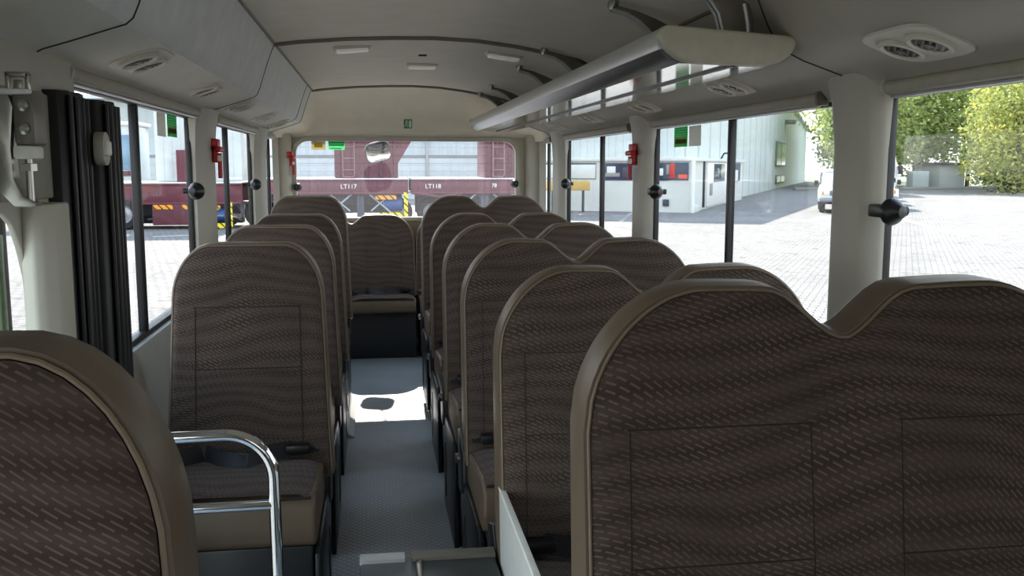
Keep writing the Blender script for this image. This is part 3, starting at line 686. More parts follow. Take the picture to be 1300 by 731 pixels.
# ------------------------------------------------------------------ folded door and its pillar
t = sroot('door_1', 'folded bus door with black rubber edges')
DP = [(.35, 1.60), (2.28, 1.60), (2.28, 1.475), (2.15, 1.475), (2.15, .0), (1.94, 0), (1.94, .90), (1.93, 1.03), (1.918, 1.12), (1.89, 1.18), (1.86, 1.222), (1.82, 1.243), (1.76, 1.255), (.35, 1.262)]
B().prism(DP, 0, -.677, -.665, .003).build('door_pillar', TRIM, t)
B().prism([(-.672, 1.905), (-.645, 1.895), (-.628, 1.905), (-.615, 1.94), (-.615, 2.03), (-.672, 2.03)], 2, 0, 1.258, .006).build('pillar_cover', TRIM, t)
B().prism([(1.79, 1.265), (2.2, 1.265), (2.2, 1.475), (1.79, 1.475)], 0, -.67, -.655, .004).build('upper_panel', M('grey upper door panel', (150, 147, 136), .6), t)
B().box((-.73, .35, 0), (-.722, 1.95, 1.27)).build('door_glass', glass('green tinted door glass', (.85, .87, .84)), t)
B().box((-.735, 1.905, .05), (-.71, 1.935, 1.2), .004).build('glass_edge', M('green glass edge', (74, 92, 60), .2), t)
b = B()
def rub(yc, w, x, top, name, n=6):
    b = B(); pts = [(x-.05, yc-w/2), (x-.015, yc-w/2+.004), (x, yc-w*.28), (x-.006, yc-w*.1), (x+.004, yc+w*.12), (x-.002, yc+w*.36), (x-.02, yc+w/2), (x-.05, yc+w/2)]
    b.prism(pts, 2, 0, top, .004)
    for f in (-.32, -.05, .2, .4): b.tube([(x+.002, yc+w*f, 0), (x+.002, yc+w*f, top-.01)], .006, 8)
    return b.build(name, RUB, t, 30)
rub(2.14, .16, -.622, 1.486, 'rubber_edge'); rub(2.285, .13, -.592, 1.477, 'rubber_edge')
lt = B().prism(rrect(2.18, 2.236, 1.332, 1.405, .027), 0, -.605, -.584, .005).build('door_latch', TRIM, t)
B().box((-.59, 2.186, 1.352), (-.577, 2.228, 1.386), .005).build('latch_slider', LENS, lt)
t = thing('door_mechanism', 'metal door arm with bolt and clamp on the door pillar', 'door mechanism', (-.60, 1.7, 1.28))
B().prism([(-.70, 1.455), (-.60, 1.452), (-.592, 1.43), (-.600, 1.36), (-.598, 1.31), (-.585, 1.28), (-.565, 1.268), (-.565, 1.262), (-.60, 1.262), (-.625, 1.29), (-.632, 1.33), (-.630, 1.38), (-.64, 1.40), (-.70, 1.41)], 1, 1.69, 1.72, .006).build('arm', STEEL, t)
B().box((-.590, 1.68, 1.365), (-.556, 1.74, 1.456), .005).build('clamp', M('grey clamp', (122, 118, 110), .4, .5), t)
b = B()
for z in (1.43, 1.392): b.lathe([(0, 0), (.010, 0), (.010, .008), (.005, .012), (0, .012)], (-.572, 1.68, z), (0, -1, 0), 10)
b.build('clamp_bolt', STEEL, t)
B().box((-.592, 1.675, 1.342), (-.560, 1.73, 1.364), .004).build('clamp_plate', WHITE, t)
B().cyl((-.576, 1.70, 1.262), (-.576, 1.70, 1.35), .006, 10).build('threaded_rod', STEEL, t)
B().lathe([(.013, 0), (.013, .012), (.007, .013)], (-.576, 1.70, 1.322), (0, 0, 1), 6).build('nut', STEEL, t)
B().box((-.66, 1.66, 1.448), (-.558, 1.74, 1.456), .003).build('top_plate', WHITE, t)
b = B()
for a, c in (((-.606, 1.452), (-.598, 1.485)), ((-.575, 1.452), (-.567, 1.485)), ((-.606, 1.478), (-.567, 1.487))): b.box((a[0], 1.70, a[1]), (c[0], 1.712, c[1]), .002)
b.build('buckle_ring', STEEL, t)
B().box((-.594, 1.703, 1.456), (-.580, 1.709, 1.474), .002).build('ring_tab', STEEL, t)
#@OUTSIDE
# ------------------------------------------------------------------ outside: the yard
G = -.72
struct(B().box((-140, -30, G-.3), (160, 220, G)).build('floor_yard', paver_mat()))
MAR = M('maroon trailer paint', (100, 42, 54), .55, var=.12, scale=2)
MARD = M('dark maroon trailer paint', (92, 42, 52), .6, var=.12, scale=2)
CHAS = M('blue grey chassis steel', (60, 67, 78), .6, var=.15, scale=3)
TYRE = M('tyre rubber', (30, 30, 32), .8)
RIM = M('wheel rim', (168, 170, 172), .4, .4)
BLUE = M('blue tank paint', (44, 84, 140), .5)
def chevron(name, c):
    m, nt, p = base(name); tc = N(nt, 'ShaderNodeTexCoord'); sp = N(nt, 'ShaderNodeSeparateXYZ'); L(nt, tc.outputs['Object'], sp.inputs[0])
    f = math_(nt, 'FRACT', math_(nt, 'MULTIPLY', math_(nt, 'ADD', sp.outputs[0], sp.outputs[2]), 4.5))
    L(nt, ramp(nt, math_(nt, 'GREATER_THAN', f, .72), [(0, lin(c)), (1, lin((60, 40, 20)))]), p.inputs['Base Color']); p.inputs['Roughness'].default_value = .4; return m
ORA = chevron('orange hazard plate', (244, 160, 30)); YLW = chevron('yellow hazard plate', (244, 222, 30))
def wheel(parent, x, y, z, r, w, ax=(0, -1, 0)):
    n = V(ax); c = V((x, y, z))
    o = B().lathe([(r*.58, -w*.5), (r*.92, -w*.5), (r, -w*.32), (r, w*.32), (r*.92, w*.5), (r*.58, w*.5), (r*.56, 0)], c, n, 24).build('tyre', TYRE, parent)
    B().lathe([(0, w*.12), (r*.16, w*.34), (r*.2, w*.2), (r*.45, w*.12), (r*.58, w*.46), (r*.6, w*.3), (r*.56, -w*.3)], c, n, 20).build('wheel_rim', RIM, o)
    return o
def text(parent, s, x, y, z, h, m, name):
    c = bpy.data.curves.new(name, 'FONT'); c.body = s; c.size = h*1.38; c.extrude = .006; c.offset = .002; c.materials.append(m)
    q = bpy.data.objects.new(name, c); me = bpy.data.meshes.new_from_object(q); bpy.data.objects.remove(q); me.materials.clear(); me.materials.append(m)
    o = bpy.data.objects.new(name, me); COL.objects.link(o); o.parent = parent
    o.location = V((x, y, z))-parent.location; o.rotation_euler = (PI/2, 0, 0); return o
YT = 32.0
def trailer(lab, x0, x1, body, zb, zt, number, tx, legs, hx):
    t = thing('dump_trailer', lab, 'trailer', ((x0+x1)/2, YT, G), 'maroon trailers behind the bus')
    b = B().box((x0, YT, zb), (x1, YT+.18, zt), .02); b.box((x0, YT+2.2, zb), (x1, YT+2.4, zt), .02)
    for k in range(int((x1-x0)/1.1)+1): b.box((x0+.1+k*1.1, YT-.02, zb+.05), (x0+.17+k*1.1, YT, zt-.03))
    b.box((x0, YT-.04, zt-.03), (x1, YT+.1, zt+.03), .01); b.box((x0, YT-.05, zb-.04), (x1, YT+.1, zb+.04), .01)
    b.build('chassis_beam', MAR, t)
    B().box((x0, YT-.06, zt+.03), (x1, YT+2.4, zt+.075), .01).build('deck_edge', WHITE, t)
    if body:
        a, c, h = body; q = B().prism([(a, zt+.05), (c, zt+.05), (c, 1.42), (c+.48, 2.2), (c+.48, h), (a-.1, h), (a-.1, h-.8), (a, h-1.1)], 1, YT+.0, YT+2.3, .02); bd = q.build('dump_body', MAR, t)
        q = B()
        for k in range(5): x = a+.1+(c-a-.25)*k/4; q.box((x, YT-.07, zt+.1), (x+.09, YT+.01, h-.2), .01)
        q.box((a-.02, YT-.06, zt+1.15), (c+.1, YT, zt+1.23)); q.build('body_ribs', MARD, bd)
        q = B(); q.tube([(a+.30, YT-.12, zt+.12), (a+.62, YT-.12, zt+.12), (a+.66, YT-.12, zt+.2), (a+.66, YT-.12, h)], .02, 6); q.tube([(a+.28, YT-.12, zt+.12), (a+.28, YT-.12, h)], .02, 6)
        for k in range(5): q.tube([(a+.28, YT-.12, zt+.35+k*.38), (a+.66, YT-.12, zt+.35+k*.38)], .018, 6)
        q.build('ladder', M('pale maroon steel', (150, 98, 104), .5), t)
    B().box((x0+.3, YT+.7, zb-.42), (x1-.2, YT+1.6, zb), .03).build('under_frame', CHAS, t)
    B().box((x0+.2, YT+1.7, zb-.75), (x1-.2, YT+2.1, zb-.02), .03).build('rear_side_guard', CHAS, t)
    for lx in legs:
        q = B().box((lx-.12, YT+.1, G+.22), (lx+.12, YT+.34, zb), .02); q.box((lx-.2, YT+.02, G+.0), (lx+.2, YT+.42, G+.12), .02); q.box((lx-.08, YT+.14, G+.1), (lx+.08, YT+.30, G+.3))
        lg = q.build('landing_leg', CHAS, t)
        for s in (-1, 1):
            B().tube([(lx+s*.30, YT+.05, zb-.05), (lx+s*1.0, YT+.05, G+.5)], .035, 6).build('diagonal_brace', RIM, lg)
            B().tube([(lx+s*1.0, YT+.05, zb-.05), (lx+s*.35, YT+.05, G+.55)], .03, 6).build('diagonal_brace', RIM, lg)
    if hx is not None:
        B().box((hx-.95, YT-.06, zb-.22), (hx-.25, YT-.04, zb-.08)).build('hazard_plate', ORA, t)
        B().box((hx-.85, YT-.06, zb-.82), (hx-.05, YT-.04, zb-.66)).build('hazard_plate', YLW, t)
        B().box((hx+.0, YT-.07, zb-.80), (hx+.13, YT-.05, zb+.02)).build('hazard_strip', YLW, t)
        q = B().cyl((hx-.7, YT+.3, zb-.38), (hx-.05, YT+.3, zb-.38), .24, 16); q.build('air_tank', BLUE, t)
        wheel(t, hx-.2, YT+.5, G+.5, .5, .35); wheel(t, hx+.95, YT+.5, G+.5, .5, .35)
        B().prism([(hx-1.0, zb-.05), (hx-.7, zb-.0), (hx+1.4, zb-.0), (hx+1.55, zb-.12), (hx+1.55, zb-.06), (hx+1.4, zb+.05), (hx-.8, zb+.05)], 1, YT+.25, YT+.8).build('mudguard', MARD, t)
        B().box((hx-2.6, YT+.12, G+.30), (hx-1.0, YT+.18, G+.36), .01).build('side_guard', CHAS, t)
    if number: text(t, number, tx, YT-.075, (zb+zt)/2-.06, .15, WHITE, 'fleet_number')
    return t
tr = trailer('low flat maroon trailer with white deck edge seen through the single seat side windows', -11.5, -4.3, None, .13, .74, None, 0, [-10.2], -4.75)
wheel(tr, -8.05, YT+.1, G+.5, .5, .35)
B().box((-7.15, YT-.05, -.58), (-5.6, YT, .10), .02).build('side_skirt', MARD, tr)
B().box((-7.1, YT-.07, -.06), (-6.5, YT-.05, .08)).build('hazard_plate', ORA, tr); B().box((-6.2, YT-.07, -.06), (-5.75, YT-.05, .08)).build('hazard_plate', ORA, tr)
q = B().box((-7.2, YT+1.0, .82), (-4.4, YT+2.4, 3.2), .03); q.build('box_body', ribbed('white container side', (206, 210, 206), .28, 0, .8), tr)
q = B().box((-6.38, YT+.2, .78), (-5.72, YT+1.5, 1.86), .02); q.build('front_bulkhead', MAR, tr)
trailer('maroon dump trailer with tall ladder body and white fleet number, centre of the rear window', -4.1, 1.15, (-1.28, .82, 4.0), .44, .86, 'LT117', -1.10, [-.45], 1.0)
t3 = trailer('maroon trailer with low beam and tall body toward the luggage rack side', 1.25, 5.35, (3.75, 5.1, 4.0), .44, .86, 'LT118', 1.72, [3.75], None)
text(t3, '78', 3.98, YT-.075, .62, .13, WHITE, 'fleet_number')
b = B(); b.tube([(1.3, YT-.05, .44), (2.2, YT-.05, .30), (3.0, YT-.05, .42)], .06, 6); b.build('sloping_strut', MARD, t3)
# far corrugated warehouse behind the trailers
CORR = ribbed('white corrugated cladding', (188, 196, 194), .55, 0, .82)
t = thing('warehouse', 'long pale corrugated warehouse behind the maroon trailers', 'building', (0, 60, G))
B().box((-19, 60, 1.95), (10.5, 72, 5.4)).build('upper_wall', CORR, t)
B().box((-19, 59.9, G), (10.5, 72, 1.9)).build('lower_wall', ribbed('white panel wall', (196, 202, 198), .6, 2, .85), t)
B().box((-19, 59.85, 1.86), (10.5, 60, 2.02), .01).build('band', M('grey flashing', (128, 132, 132), .6), t)
B().prism([(59.3, 5.3), (66, 6.6), (72.5, 5.3), (72.5, 5.5), (66, 6.8), (59.3, 5.5)], 0, -19.3, 10.8).build('roof', M('pale roof sheet', (206, 210, 208), .6), t)
for x in (-8.6, 3.35): B().cyl((x, 59.8, G), (x, 59.8, 5.3), .09, 8).build('downpipe', RIM, t)
# coach with big windows
t = thing('coach', 'pale coach with large dark framed windows beyond the flat trailer', 'coach', (-13.2, 45, G))
B().box((-17, 45, G+.35), (-10.6, 47.5, 3.25), .15).build('body', M('pale coach paint', (206, 212, 210), .4), t)
B().box((-17, 44.97, 1.15), (-10.75, 45.1, 2.75), .05).build('window_band', M('blue tinted coach glass', (120, 152, 172), .08, 0, .15, 1), t)
for k in range(5): B().box((-15.9+k*1.25, 44.94, 1.1), (-15.75+k*1.25, 45.05, 2.8)).build('window_post', CHAS, t)
B().box((-17, 44.92, .9), (-10.7, 45, 1.12), .02).build('waist_stripe', MARD, t)
B().box((-17.1, 44.9, 3.15), (-10.5, 47.6, 3.32), .05).build('roof', WHITE, t)
for x in (-15.6, -11.7): wheel(t, x, 45.05, G+.48, .48, .3)
def car(lab, x, y, c, suv=False):
    t = thing('car', lab, 'car', (x, y, G), 'parked cars behind the trailers'); m = M('car paint '+lab[:8], c, .25)
    h = 1.75 if suv else 1.45
    P = [(-2.15, .35), (-2.2, .75), (-1.95, .92), (-1.0, 1.0), (-.45, h-.05), (.2, h), (1.1, h-.05 if suv else h-.08), (1.75, 1.02), (2.15, .95), (2.2, .45), (2.1, .3)]
    B().prism([(x+a, G+b_) for a, b_ in P], 1, y, y+1.75, .08).build('body', m, t)
    B().prism([(x-.92, G+1.02), (x-.42, G+h-.13), (x+.2, G+h-.09), (x+1.0, G+h-.13), (x+1.5, G+1.03)], 1, y-.012, y+.1).build('side_glass', M('dark car glass', (46, 60, 72), .08, var=.02), t)
    B().box((x+.22, y-.02, G+1.0), (x+.3, y+.02, G+h-.08)).build('door_pillar', m, t)
    for a in (-1.35, 1.35): wheel(t, x+a, y+.02, G+.33, .33, .22)
    return t
car('white car parked by the warehouse wall, seen in the rear window corner', -3.2, 52, (226, 230, 232))
car('dark parked car behind the trailers seen past the red hammer', -7.7, 50, (52, 58, 72), True)
# white warehouse with annex
Ax, Ay = 13.9, 40.2; d = (.485, .874); e = (-.874, .485); ang = math.atan2(d[1], d[0])
def bw(s, t_): return (Ax+d[0]*s+e[0]*t_, Ay+d[1]*s+e[1]*t_)
MW = Matrix.Translation((Ax, Ay, 0)) @ Matrix.Rotation(ang, 4, 'Z')     # local x along the long wall, y along the end wall
def wb(b, s0, s1, t0, t1, z0, z1, bev=0): return b.box((s0, t0, z0), (s1, t1, z1), bev, MW)
CW = ribbed('white wall cladding', (204, 211, 205), 3.6, 0, .62); CW2 = ribbed('white end wall cladding', (200, 208, 203), .34, 1, .75)
t = thing('white_warehouse', 'tall white clad warehouse with a low gable and strip windowed office at its corner', 'building', (Ax, Ay, G))
def lbuild(b, name, m, parent):
    """geometry given in the building's own axes"""
    o = b.build(name, m); o.parent = parent; o.data.transform(Matrix.Rotation(-ang, 4, 'Z') @ Matrix.Translation((-Ax, -Ay, -G))); o.rotation_euler = (0, 0, ang); return o
lbuild(B().prism([(.6, G), (90, G), (90, 5.9), (50, 8.2), (.6, 5.0)], 1, .6, 9, 0, MW), 'gable_block', CW, t)
lbuild(wb(B(),   .55, .6, .62, 9, 1.5, 4.95), 'end_wall', CW2, t)
lbuild(B().prism([(0, 5.0), (50, 8.2), (90.5, 5.9), (90.5, 6.1), (50, 8.45), (0, 5.2)], 1, .2, 9.4, 0, MW), 'roof', M('white roof sheet', (214, 218, 216), .6), t)
WG = M('dark blue window glass', (38, 54, 74), .1, var=.1, scale=1); WF = M('navy window frame', (40, 62, 92), .4)
for s0, s1, z0, z1 in ((46.2, 56.5, 1.3, 3.6), (47, 56, -.3, .55)):
    f = lbuild(wb(B(), s0, s1, .50, .62, z0, z1, .02), 'window', M('olive window frame', (112, 116, 96), .5), t)
    for k in range(2): lbuild(wb(B(), s0+.5+(s1-s0)/2*k, s0+(s1-s0)/2*(k+1)-.4, .47, .52, z0+.15, z1-.15), 'pane', WG, f) if False else None
    g = wb(B(), s0+.5, (s0+s1)/2-.3, .47, .52, z0+.15, z1-.15); wb(g, (s0+s1)/2+.3, s1-.5, .47, .52, z0+.15, z1-.15); o = lbuild(g, 'pane', WG, t)
b = B(); wb(b, 55.6, 57.2, -.3, .6, 5.5, 5.9, .05); lbuild(b, 'wall_lamp', BRK, t)
# annex
AW = M('office white wall', (214, 216, 206), .7, var=.03, scale=.6)
an = t
lbuild(wb(B(), 0, 18.2, 0, 8.9, G, 1.58), 'office_block', AW, an)
lbuild(wb(B(), -.12, 18.4, -.15, 9.1, 1.56, 1.72, .02), 'roof_edge', M('office roof edge', (214, 214, 204), .6), an)
ORG = M('orange red machine paint', (226, 84, 58), .5)
def strip_win(t0, t1, z0, z1, stuff):
    f = lbuild(wb(B(), -.06, .05, t0, t1, z0, z1, .01), 'window', WF, an)
    lbuild(wb(B(), -.075, -.05, t0+.06, t1-.06, z0+.07, z1-.06), 'pane', WG, f); f.children[0].location = (0, 0, 0); f.children[0].rotation_euler = (0, 0, 0)
    for a, c, za, zc, m in stuff:
        o = lbuild(wb(B(), -.085, -.07, t0+(t1-t0)*a, t0+(t1-t0)*c, z0+(z1-z0)*za, z0+(z1-z0)*zc, .01), 'window_display', m, an)
ORF = M('red display card', (206, 62, 46), .4)  # red item shown in the office window
strip_win(.1, 1.75, .70, 1.49, [(.02, .27, .10, .34, ORG), (.37, .50, .12, .95, ORF), (.68, .82, .28, .68, WHITE), (.52, .6, .35, .9, GREYC)])
strip_win(2.6, 3.95, .70, 1.48, [(.45, .95, .2, .42, GREYC), (.6, .9, .42, .8, WHITE), (.1, .35, .15, .75, CHAS)])
strip_win(4.35, 5.8, .76, 1.48, [(.0, 1.0, .02, .90, AW)])
strip_win(6.1, 7.4, .76, 1.48, [(.0, 1.0, .02, .90, AW)])
lbuild(wb(B(), -.08, .0, .95, 1.22, -.44, -.14, .01), 'vent_box', CHAS, an)
lbuild(B().cyl(MW @ V((-.1, -.12, G)), MW @ V((-.1, -.12, 1.56)), .09, 8), 'downpipe', WHITE, an)
lbuild(wb(B(), -.15, 1.5, -.18, -.02, G, G+.3, .02), 'plinth', AW, an)
lbuild(wb(B(), 3.25, 3.5, -.08, 0, G+.1, 1.58), 'door_gap', BLK, an)
lbuild(wb(B(), 4.2, 11.0, -.10, 0, G+.1, 1.5, .02), 'office_door', WHITE, an)
lbuild(wb(B(), 6.0, 9.6, -.14, -.08, .55, 1.45, .02), 'door_window', WG, an)
lbuild(wb(B(), 4.7, 5.5, -.14, -.08, -.1, .5, .02), 'door_vent', GREYC, an)
lbuild(wb(B(), 12.3, 16.6, -.08, .02, .45, 1.5, .02), 'window', WF, an)
lbuild(wb(B(), 12.6, 14.6, -.2, -.06, .5, 1.1, .03), 'air_conditioner', WHITE, an)
b = B(); q = [MW @ V(p) for p in ((8.6, -.05, 1.7), (8.6, -.2, 2.0), (8.6, -.6, 2.02))]; b.tube(q, .05, 6); b.lathe([(.0, 0), (.2, 0), (.12, .15), (0, .16)], q[-1]-V((0, 0, .12)), (0, 0, 1), 10); lbuild(b, 'swan_neck_lamp', BLK, an)
# yard marks
wl = B().raw([(17.0, 25.2, G+.004), (17.25, 25.2, G+.004), (30.3, 60, G+.004), (29.9, 60, G+.004)], [(0, 1, 2, 3)]).build('trim_15', WHITE); struct(wl, 'white painted line across the paved yard')
sl = B().raw([(-6.4, 28.6, G+.004), (-5.2, 29.2, G+.004), (-5.25, 29.35, G+.004), (-6.45, 28.75, G+.004)], [(0, 1, 2, 3)]); sl.raw([(-4.9, 28.3, G+.004), (-3.2, 28.6, G+.004), (-3.2, 28.75, G+.004), (-4.9, 28.45, G+.004)], [(0, 1, 2, 3)]); struct(sl.build('trim_16', WHITE), 'broken white line near the flat trailer')
# parked off-road vehicles, facing the bus
CARW = M('white vehicle paint', (232, 232, 226), .3); GLS = M('vehicle windscreen glass', (92, 118, 134), .06, var=.05, scale=1)
def offroader(lab, x, y, rz=0):
    t = thing('offroad_vehicle', lab, 'off-road vehicle', (0, 0, 0), 'white off-road vehicles parked in a row')
    # y = 0 nose, +y tail, x width 1.9
    def loft(secs):
        b = B(); vs = []; n = 8
        for yy, w0, w1, z0, z1 in secs: vs += [(-w0, yy, z0), (-w0, yy, z0+(z1-z0)*.55), (-w1, yy, z1-.05), (-w1+.06, yy, z1), (w1-.06, yy, z1), (w1, yy, z1-.05), (w0, yy, z0+(z1-z0)*.55), (w0, yy, z0)]
        fs = [tuple(range(n)), tuple(range((len(secs)-1)*n, len(secs)*n))]+[(i*n+k, i*n+(k+1) % n, (i+1)*n+(k+1) % n, (i+1)*n+k) for i in range(len(secs)-1) for k in range(n)]
        return b.raw(vs, fs, None, .015)
    bd = loft([(.12, .80, .74, .55, 1.02), (.2, .84, .76, .5, 1.08), (1.25, .88, .78, .5, 1.16), (1.35, .90, .82, .45, 1.18), (4.6, .90, .84, .45, 1.18), (4.75, .86, .80, .5, 1.14)]).build('body', CARW, t, local=True)
    loft([(1.30, .82, .80, 1.12, 1.2), (1.72, .80, .70, 1.12, 1.86), (2.1, .80, .71, 1.12, 1.93), (4.5, .80, .71, 1.12, 1.93), (4.72, .80, .74, 1.12, 1.85)]).build('cabin', CARW, bd, local=True)
    B().raw([(-.70, 1.335, 1.22), (.70, 1.335, 1.22), (.62, 1.68, 1.80), (-.62, 1.68, 1.80)], [(0, 1, 2, 3)]).raw([(-.70, 1.36, 1.22), (.70, 1.36, 1.22), (.62, 1.70, 1.80), (-.62, 1.70, 1.80)], [(0, 1, 2, 3)]).build('windscreen', GLS, t, local=True)
    for s in (-1, 1):
        B().prism([(1.8, 1.22), (1.95, 1.78), (4.4, 1.78), (4.5, 1.22)], 0, s*.76, s*.815).build('side_window', GLS, t, local=True)
        fl = B(); fl.prism([(.3, .62), (.42, .92), (.62, 1.0), (1.0, 1.0), (1.2, .9), (1.34, .58), (1.24, .58), (1.1, .82), (.95, .9), (.65, .9), (.5, .8), (.42, .6)], 0, s*.80, s*.96, .01); fl.build('wheel_arch', CARW, t, local=True)
        lp = B().lathe([(0, 0), (.11, 0), (.115, .03), (.08, .05), (0, .055)], (s*.62, .12, .88), (0, -1, 0), 16).build('headlight', LENS, t, local=True)
        B().box((s*.76-.05, .10, .80), (s*.76+.05, .2, .96), .01).build('indicator', M('amber lens', (226, 140, 40), .3) if s > 0 else AMB, t, local=True)
        B().box((s*.95, 1.45, 1.2), (s*1.12, 1.52, 1.42), .02).build('wing_mirror', BLK, t, local=True)
        B().box((s*.82-.15, -.02, .2), (s*.82+.1, .0, .46)).build('mud_flap', BLK, t, local=True) if False else None
    B().box((-.48, .095, .76), (.48, .15, .98), .02).build('grille', M('dark grille', (58, 62, 66), .4), t, local=True)
    g = B(); 
    for k in range(4): g.box((-.46, .08, .79+k*.05), (.46, .10, .805+k*.05))
    g.build('grille_slats', RIM, t, local=True)
    B().box((-.90, -.10, .46), (.90, .12, .68), .04).build('bumper', CHROMED, t, local=True)
    B().box((-.98, -.12, .40), (.98, .1, .52), .03).build('bumper_guard', BLK, t, local=True)
    B().box((-.26, -.135, .54), (.26, -.115, .66), .005).build('number_plate', WHITE, t, local=True)
    for yy in (.82, 3.7):
        for s in (-1, 1):
            o = B().lathe([(.2, -.12), (.34, -.12), (.38, -.07), (.38, .07), (.34, .12), (.2, .12)], (s*.76, yy, .38), (s, 0, 0), 20).build('tyre', TYRE, t, local=True)
            B().lathe([(0, .1), (.2, .1), (.21, .0), (.2, -.1)], (s*.76, yy, .38), (s, 0, 0), 16).build('wheel_rim', RIM, o, local=True)
    t.location = (x, y, G); t.rotation_euler = (0, 0, rz); return t
AMB = M('amber indicator lens', (226, 140, 40), .3); CHROMED = M('grey bumper', (128, 134, 140), .35, .4)
v1 = offroader('white off-road vehicle nearest the warehouse corner with black bumper', 20.25, 38.7, -.44)
dup(v1, (23.0, 40.6, G), 'white off-road vehicle half hidden behind the thick window pillar, orange indicator showing', -.46)
for i, (x, y) in enumerate(((25.9, 46.0), (28.9, 51.5), (31.9, 57.0))):
    dup(v1, (x, y, G), ('white off-road vehicle second in the far row behind the pillar', 'white off-road vehicle third in the far row behind the pillar', 'farthest white off-road vehicle in the row behind the pillar')[i], -.46)
t = thing('white_minibus', 'white minibus with dark windscreen standing behind the off-road vehicles', 'minibus', (34.6, 61.5, G))
B().prism([(33.2, G+.35), (33.1, G+1.6), (33.3, G+2.75), (33.5, G+2.9), (35.7, G+2.9), (35.9, G+2.75), (36.1, G+1.6), (36.0, G+.35)], 1, 61.5, 68, .08).build('body', CARW, t)
B().prism([(33.35, G+1.35), (33.45, G+2.6), (35.75, G+2.6), (35.85, G+1.35)], 1, 61.42, 61.6, .03).build('windscreen', WG, t)
B().box((33.1, 61.35, G+.3), (36.1, 61.6, G+.65), .04).build('bumper', GREYC, t)
B().box((36.1, 61.3, G+1.5), (36.4, 61.5, G+2.1), .04).build('wing_mirror', BLK, t)
for x in (33.6, 35.6): wheel(t, x, 62.6, G+.42, .42, .25, (1, 0, 0))
t.rotation_euler = (0, 0, -.46)
# yellow barrier by the warehouse wall, stands for a streak of unclear origin
t = thing('board_on_posts', 'yellow brown striped barrier against the office wall beyond the rear side windows', 'board_on_posts', (9.0, 41.4, G))
B().box((7.6, 41.3, .25), (9.6, 41.5, .68), .03).build('board', M('ochre board', (206, 170, 98), .6), t)
for x in (7.9, 9.3): B().box((x-.05, 41.35, G), (x+.05, 41.45, .3)).build('post', CHAS, t)
# shed by the trees
t = thing('shed', 'small grey shed with dark flat roof in front of the trees', 'shed', (52.6, 80, G))
B().box((51.4, 80, G), (53.9, 84, 1.45), .03).build('wall_block', M('grey render', (204, 206, 204), .8), t)
B().box((51.1, 79.6, 1.45), (54.2, 84.3, 1.68), .03).build('roof', M('dark roof felt', (62, 62, 60), .8), t)
B().box((48.7, 79.9, G), (50.3, 81, .9), .05).build('water_tank', M('pale blue tank', (216, 226, 230), .5), t)
kb = B().box((36, 77, G), (110, 77.4, G+.25), .02).build('trim_17', M('kerb concrete', (150, 146, 138), .8)); struct(kb, 'low kerb at the foot of the trees')
lw = B().box((60, 110, G), (80, 130, G+.05)).build('lawn', M('lawn green', (120, 172, 70), .8, var=.2)); tag(lw, 'strip of bright lawn past the warehouse corner', 'lawn', None, 'stuff')
# trees
BARK = M('tree bark', (92, 78, 62), .9, var=.2, scale=6)
def crown_mesh(clumps, n, size, m, parent, seed):
    r = random.Random(seed); vs = []; fs = []
    W = [c[3]**2 for c in clumps]
    for k in range(n):
        c = r.choices(clumps, W)[0]
        d_ = V((r.gauss(0, 1), r.gauss(0, 1), r.gauss(0, 1))).normalized(); rad = c[3]*(r.random()**.45)
        p = V(c[:3])+V((d_.x*rad, d_.y*rad, d_.z*rad*.85)); a = V((r.gauss(0, 1), r.gauss(0, 1), r.gauss(0, .7))).normalized(); q = a.cross(V((r.gauss(0, 1), r.gauss(0, 1), r.gauss(0, 1)))).normalized()
        s = size*(.6+r.random()*.8); i = len(vs)
        vs += [p-a*s*.5, p+q*s*.26, p+a*s*.5, p-q*s*.26]; fs.append((i, i+1, i+2, i+3))
    me = bpy.data.meshes.new('crown'); me.from_pydata(vs, [], fs); me.materials.append(m)
    o = bpy.data.objects.new('crown', me); COL.objects.link(o); o.parent = parent; return o
def tree(lab, h, w, m, n, size, seed, slim=False, low=.25):
    t = thing('tree', lab, 'tree', (0, 0, 0), 'trees beyond the yard'); r = random.Random(seed)
    b = B(); b.tube([(0, 0, 0), (.08, .05, h*.25), (-.1, .1, h*.5), (.1, 0, h*.85)], [.17, .14, .11, .03], 8)
    cl = []
    for k in range(16):
        a = k*2.4; z = h*(low+(.97-low)*(k+.5)/16); f = (1-abs((z/h-.55)/.55)**2)**.5 if not slim else .75*(1-max(0, z/h-.7))
        rr = w*.5*max(.25, f)*(.35+.5*r.random()); p = (math.cos(a)*rr, math.sin(a)*rr, z); cl.append((*p, w*(.26 if not slim else .34)*(.75+.5*r.random())))
        b.tube([(0, .05, z*.72), (p[0]*.5, p[1]*.5, z*.88), p], [.06, .045, .02], 5)
    b.build('trunk', BARK, t, local=True); crown_mesh(cl, n, size, m, t, seed+5); return t
LA = leaf('yellow green leaves', (150, 166, 92), (200, 206, 128)); LB = leaf('mid green leaves', (122, 150, 88), (172, 190, 120)); LC = leaf('golden leaves', (132, 150, 84), (196, 192, 108)); LD2 = leaf('grey green leaves', (120, 142, 106), (172, 190, 146))
ta = tree('broad yellow green tree nearest the yard edge, first from the window frame', 11, 9, LA, 5200, .42, 11); ta.location = (44.5, 79, G)
tb = tree('tall mid green tree behind the shed', 13, 8, LB, 5200, .42, 22); tb.location = (51, 88, G)
tg = tree('golden leaved tree at the far end of the tree row', 10, 8.5, LC, 4600, .42, 33, low=.15); tg.location = (49.5, 67, G)
tp = tree('slender grey green tree standing by the minibus', 12, 4.2, LD2, 3000, .38, 44, slim=True, low=.2); tp.location = (41.5, 80, G)
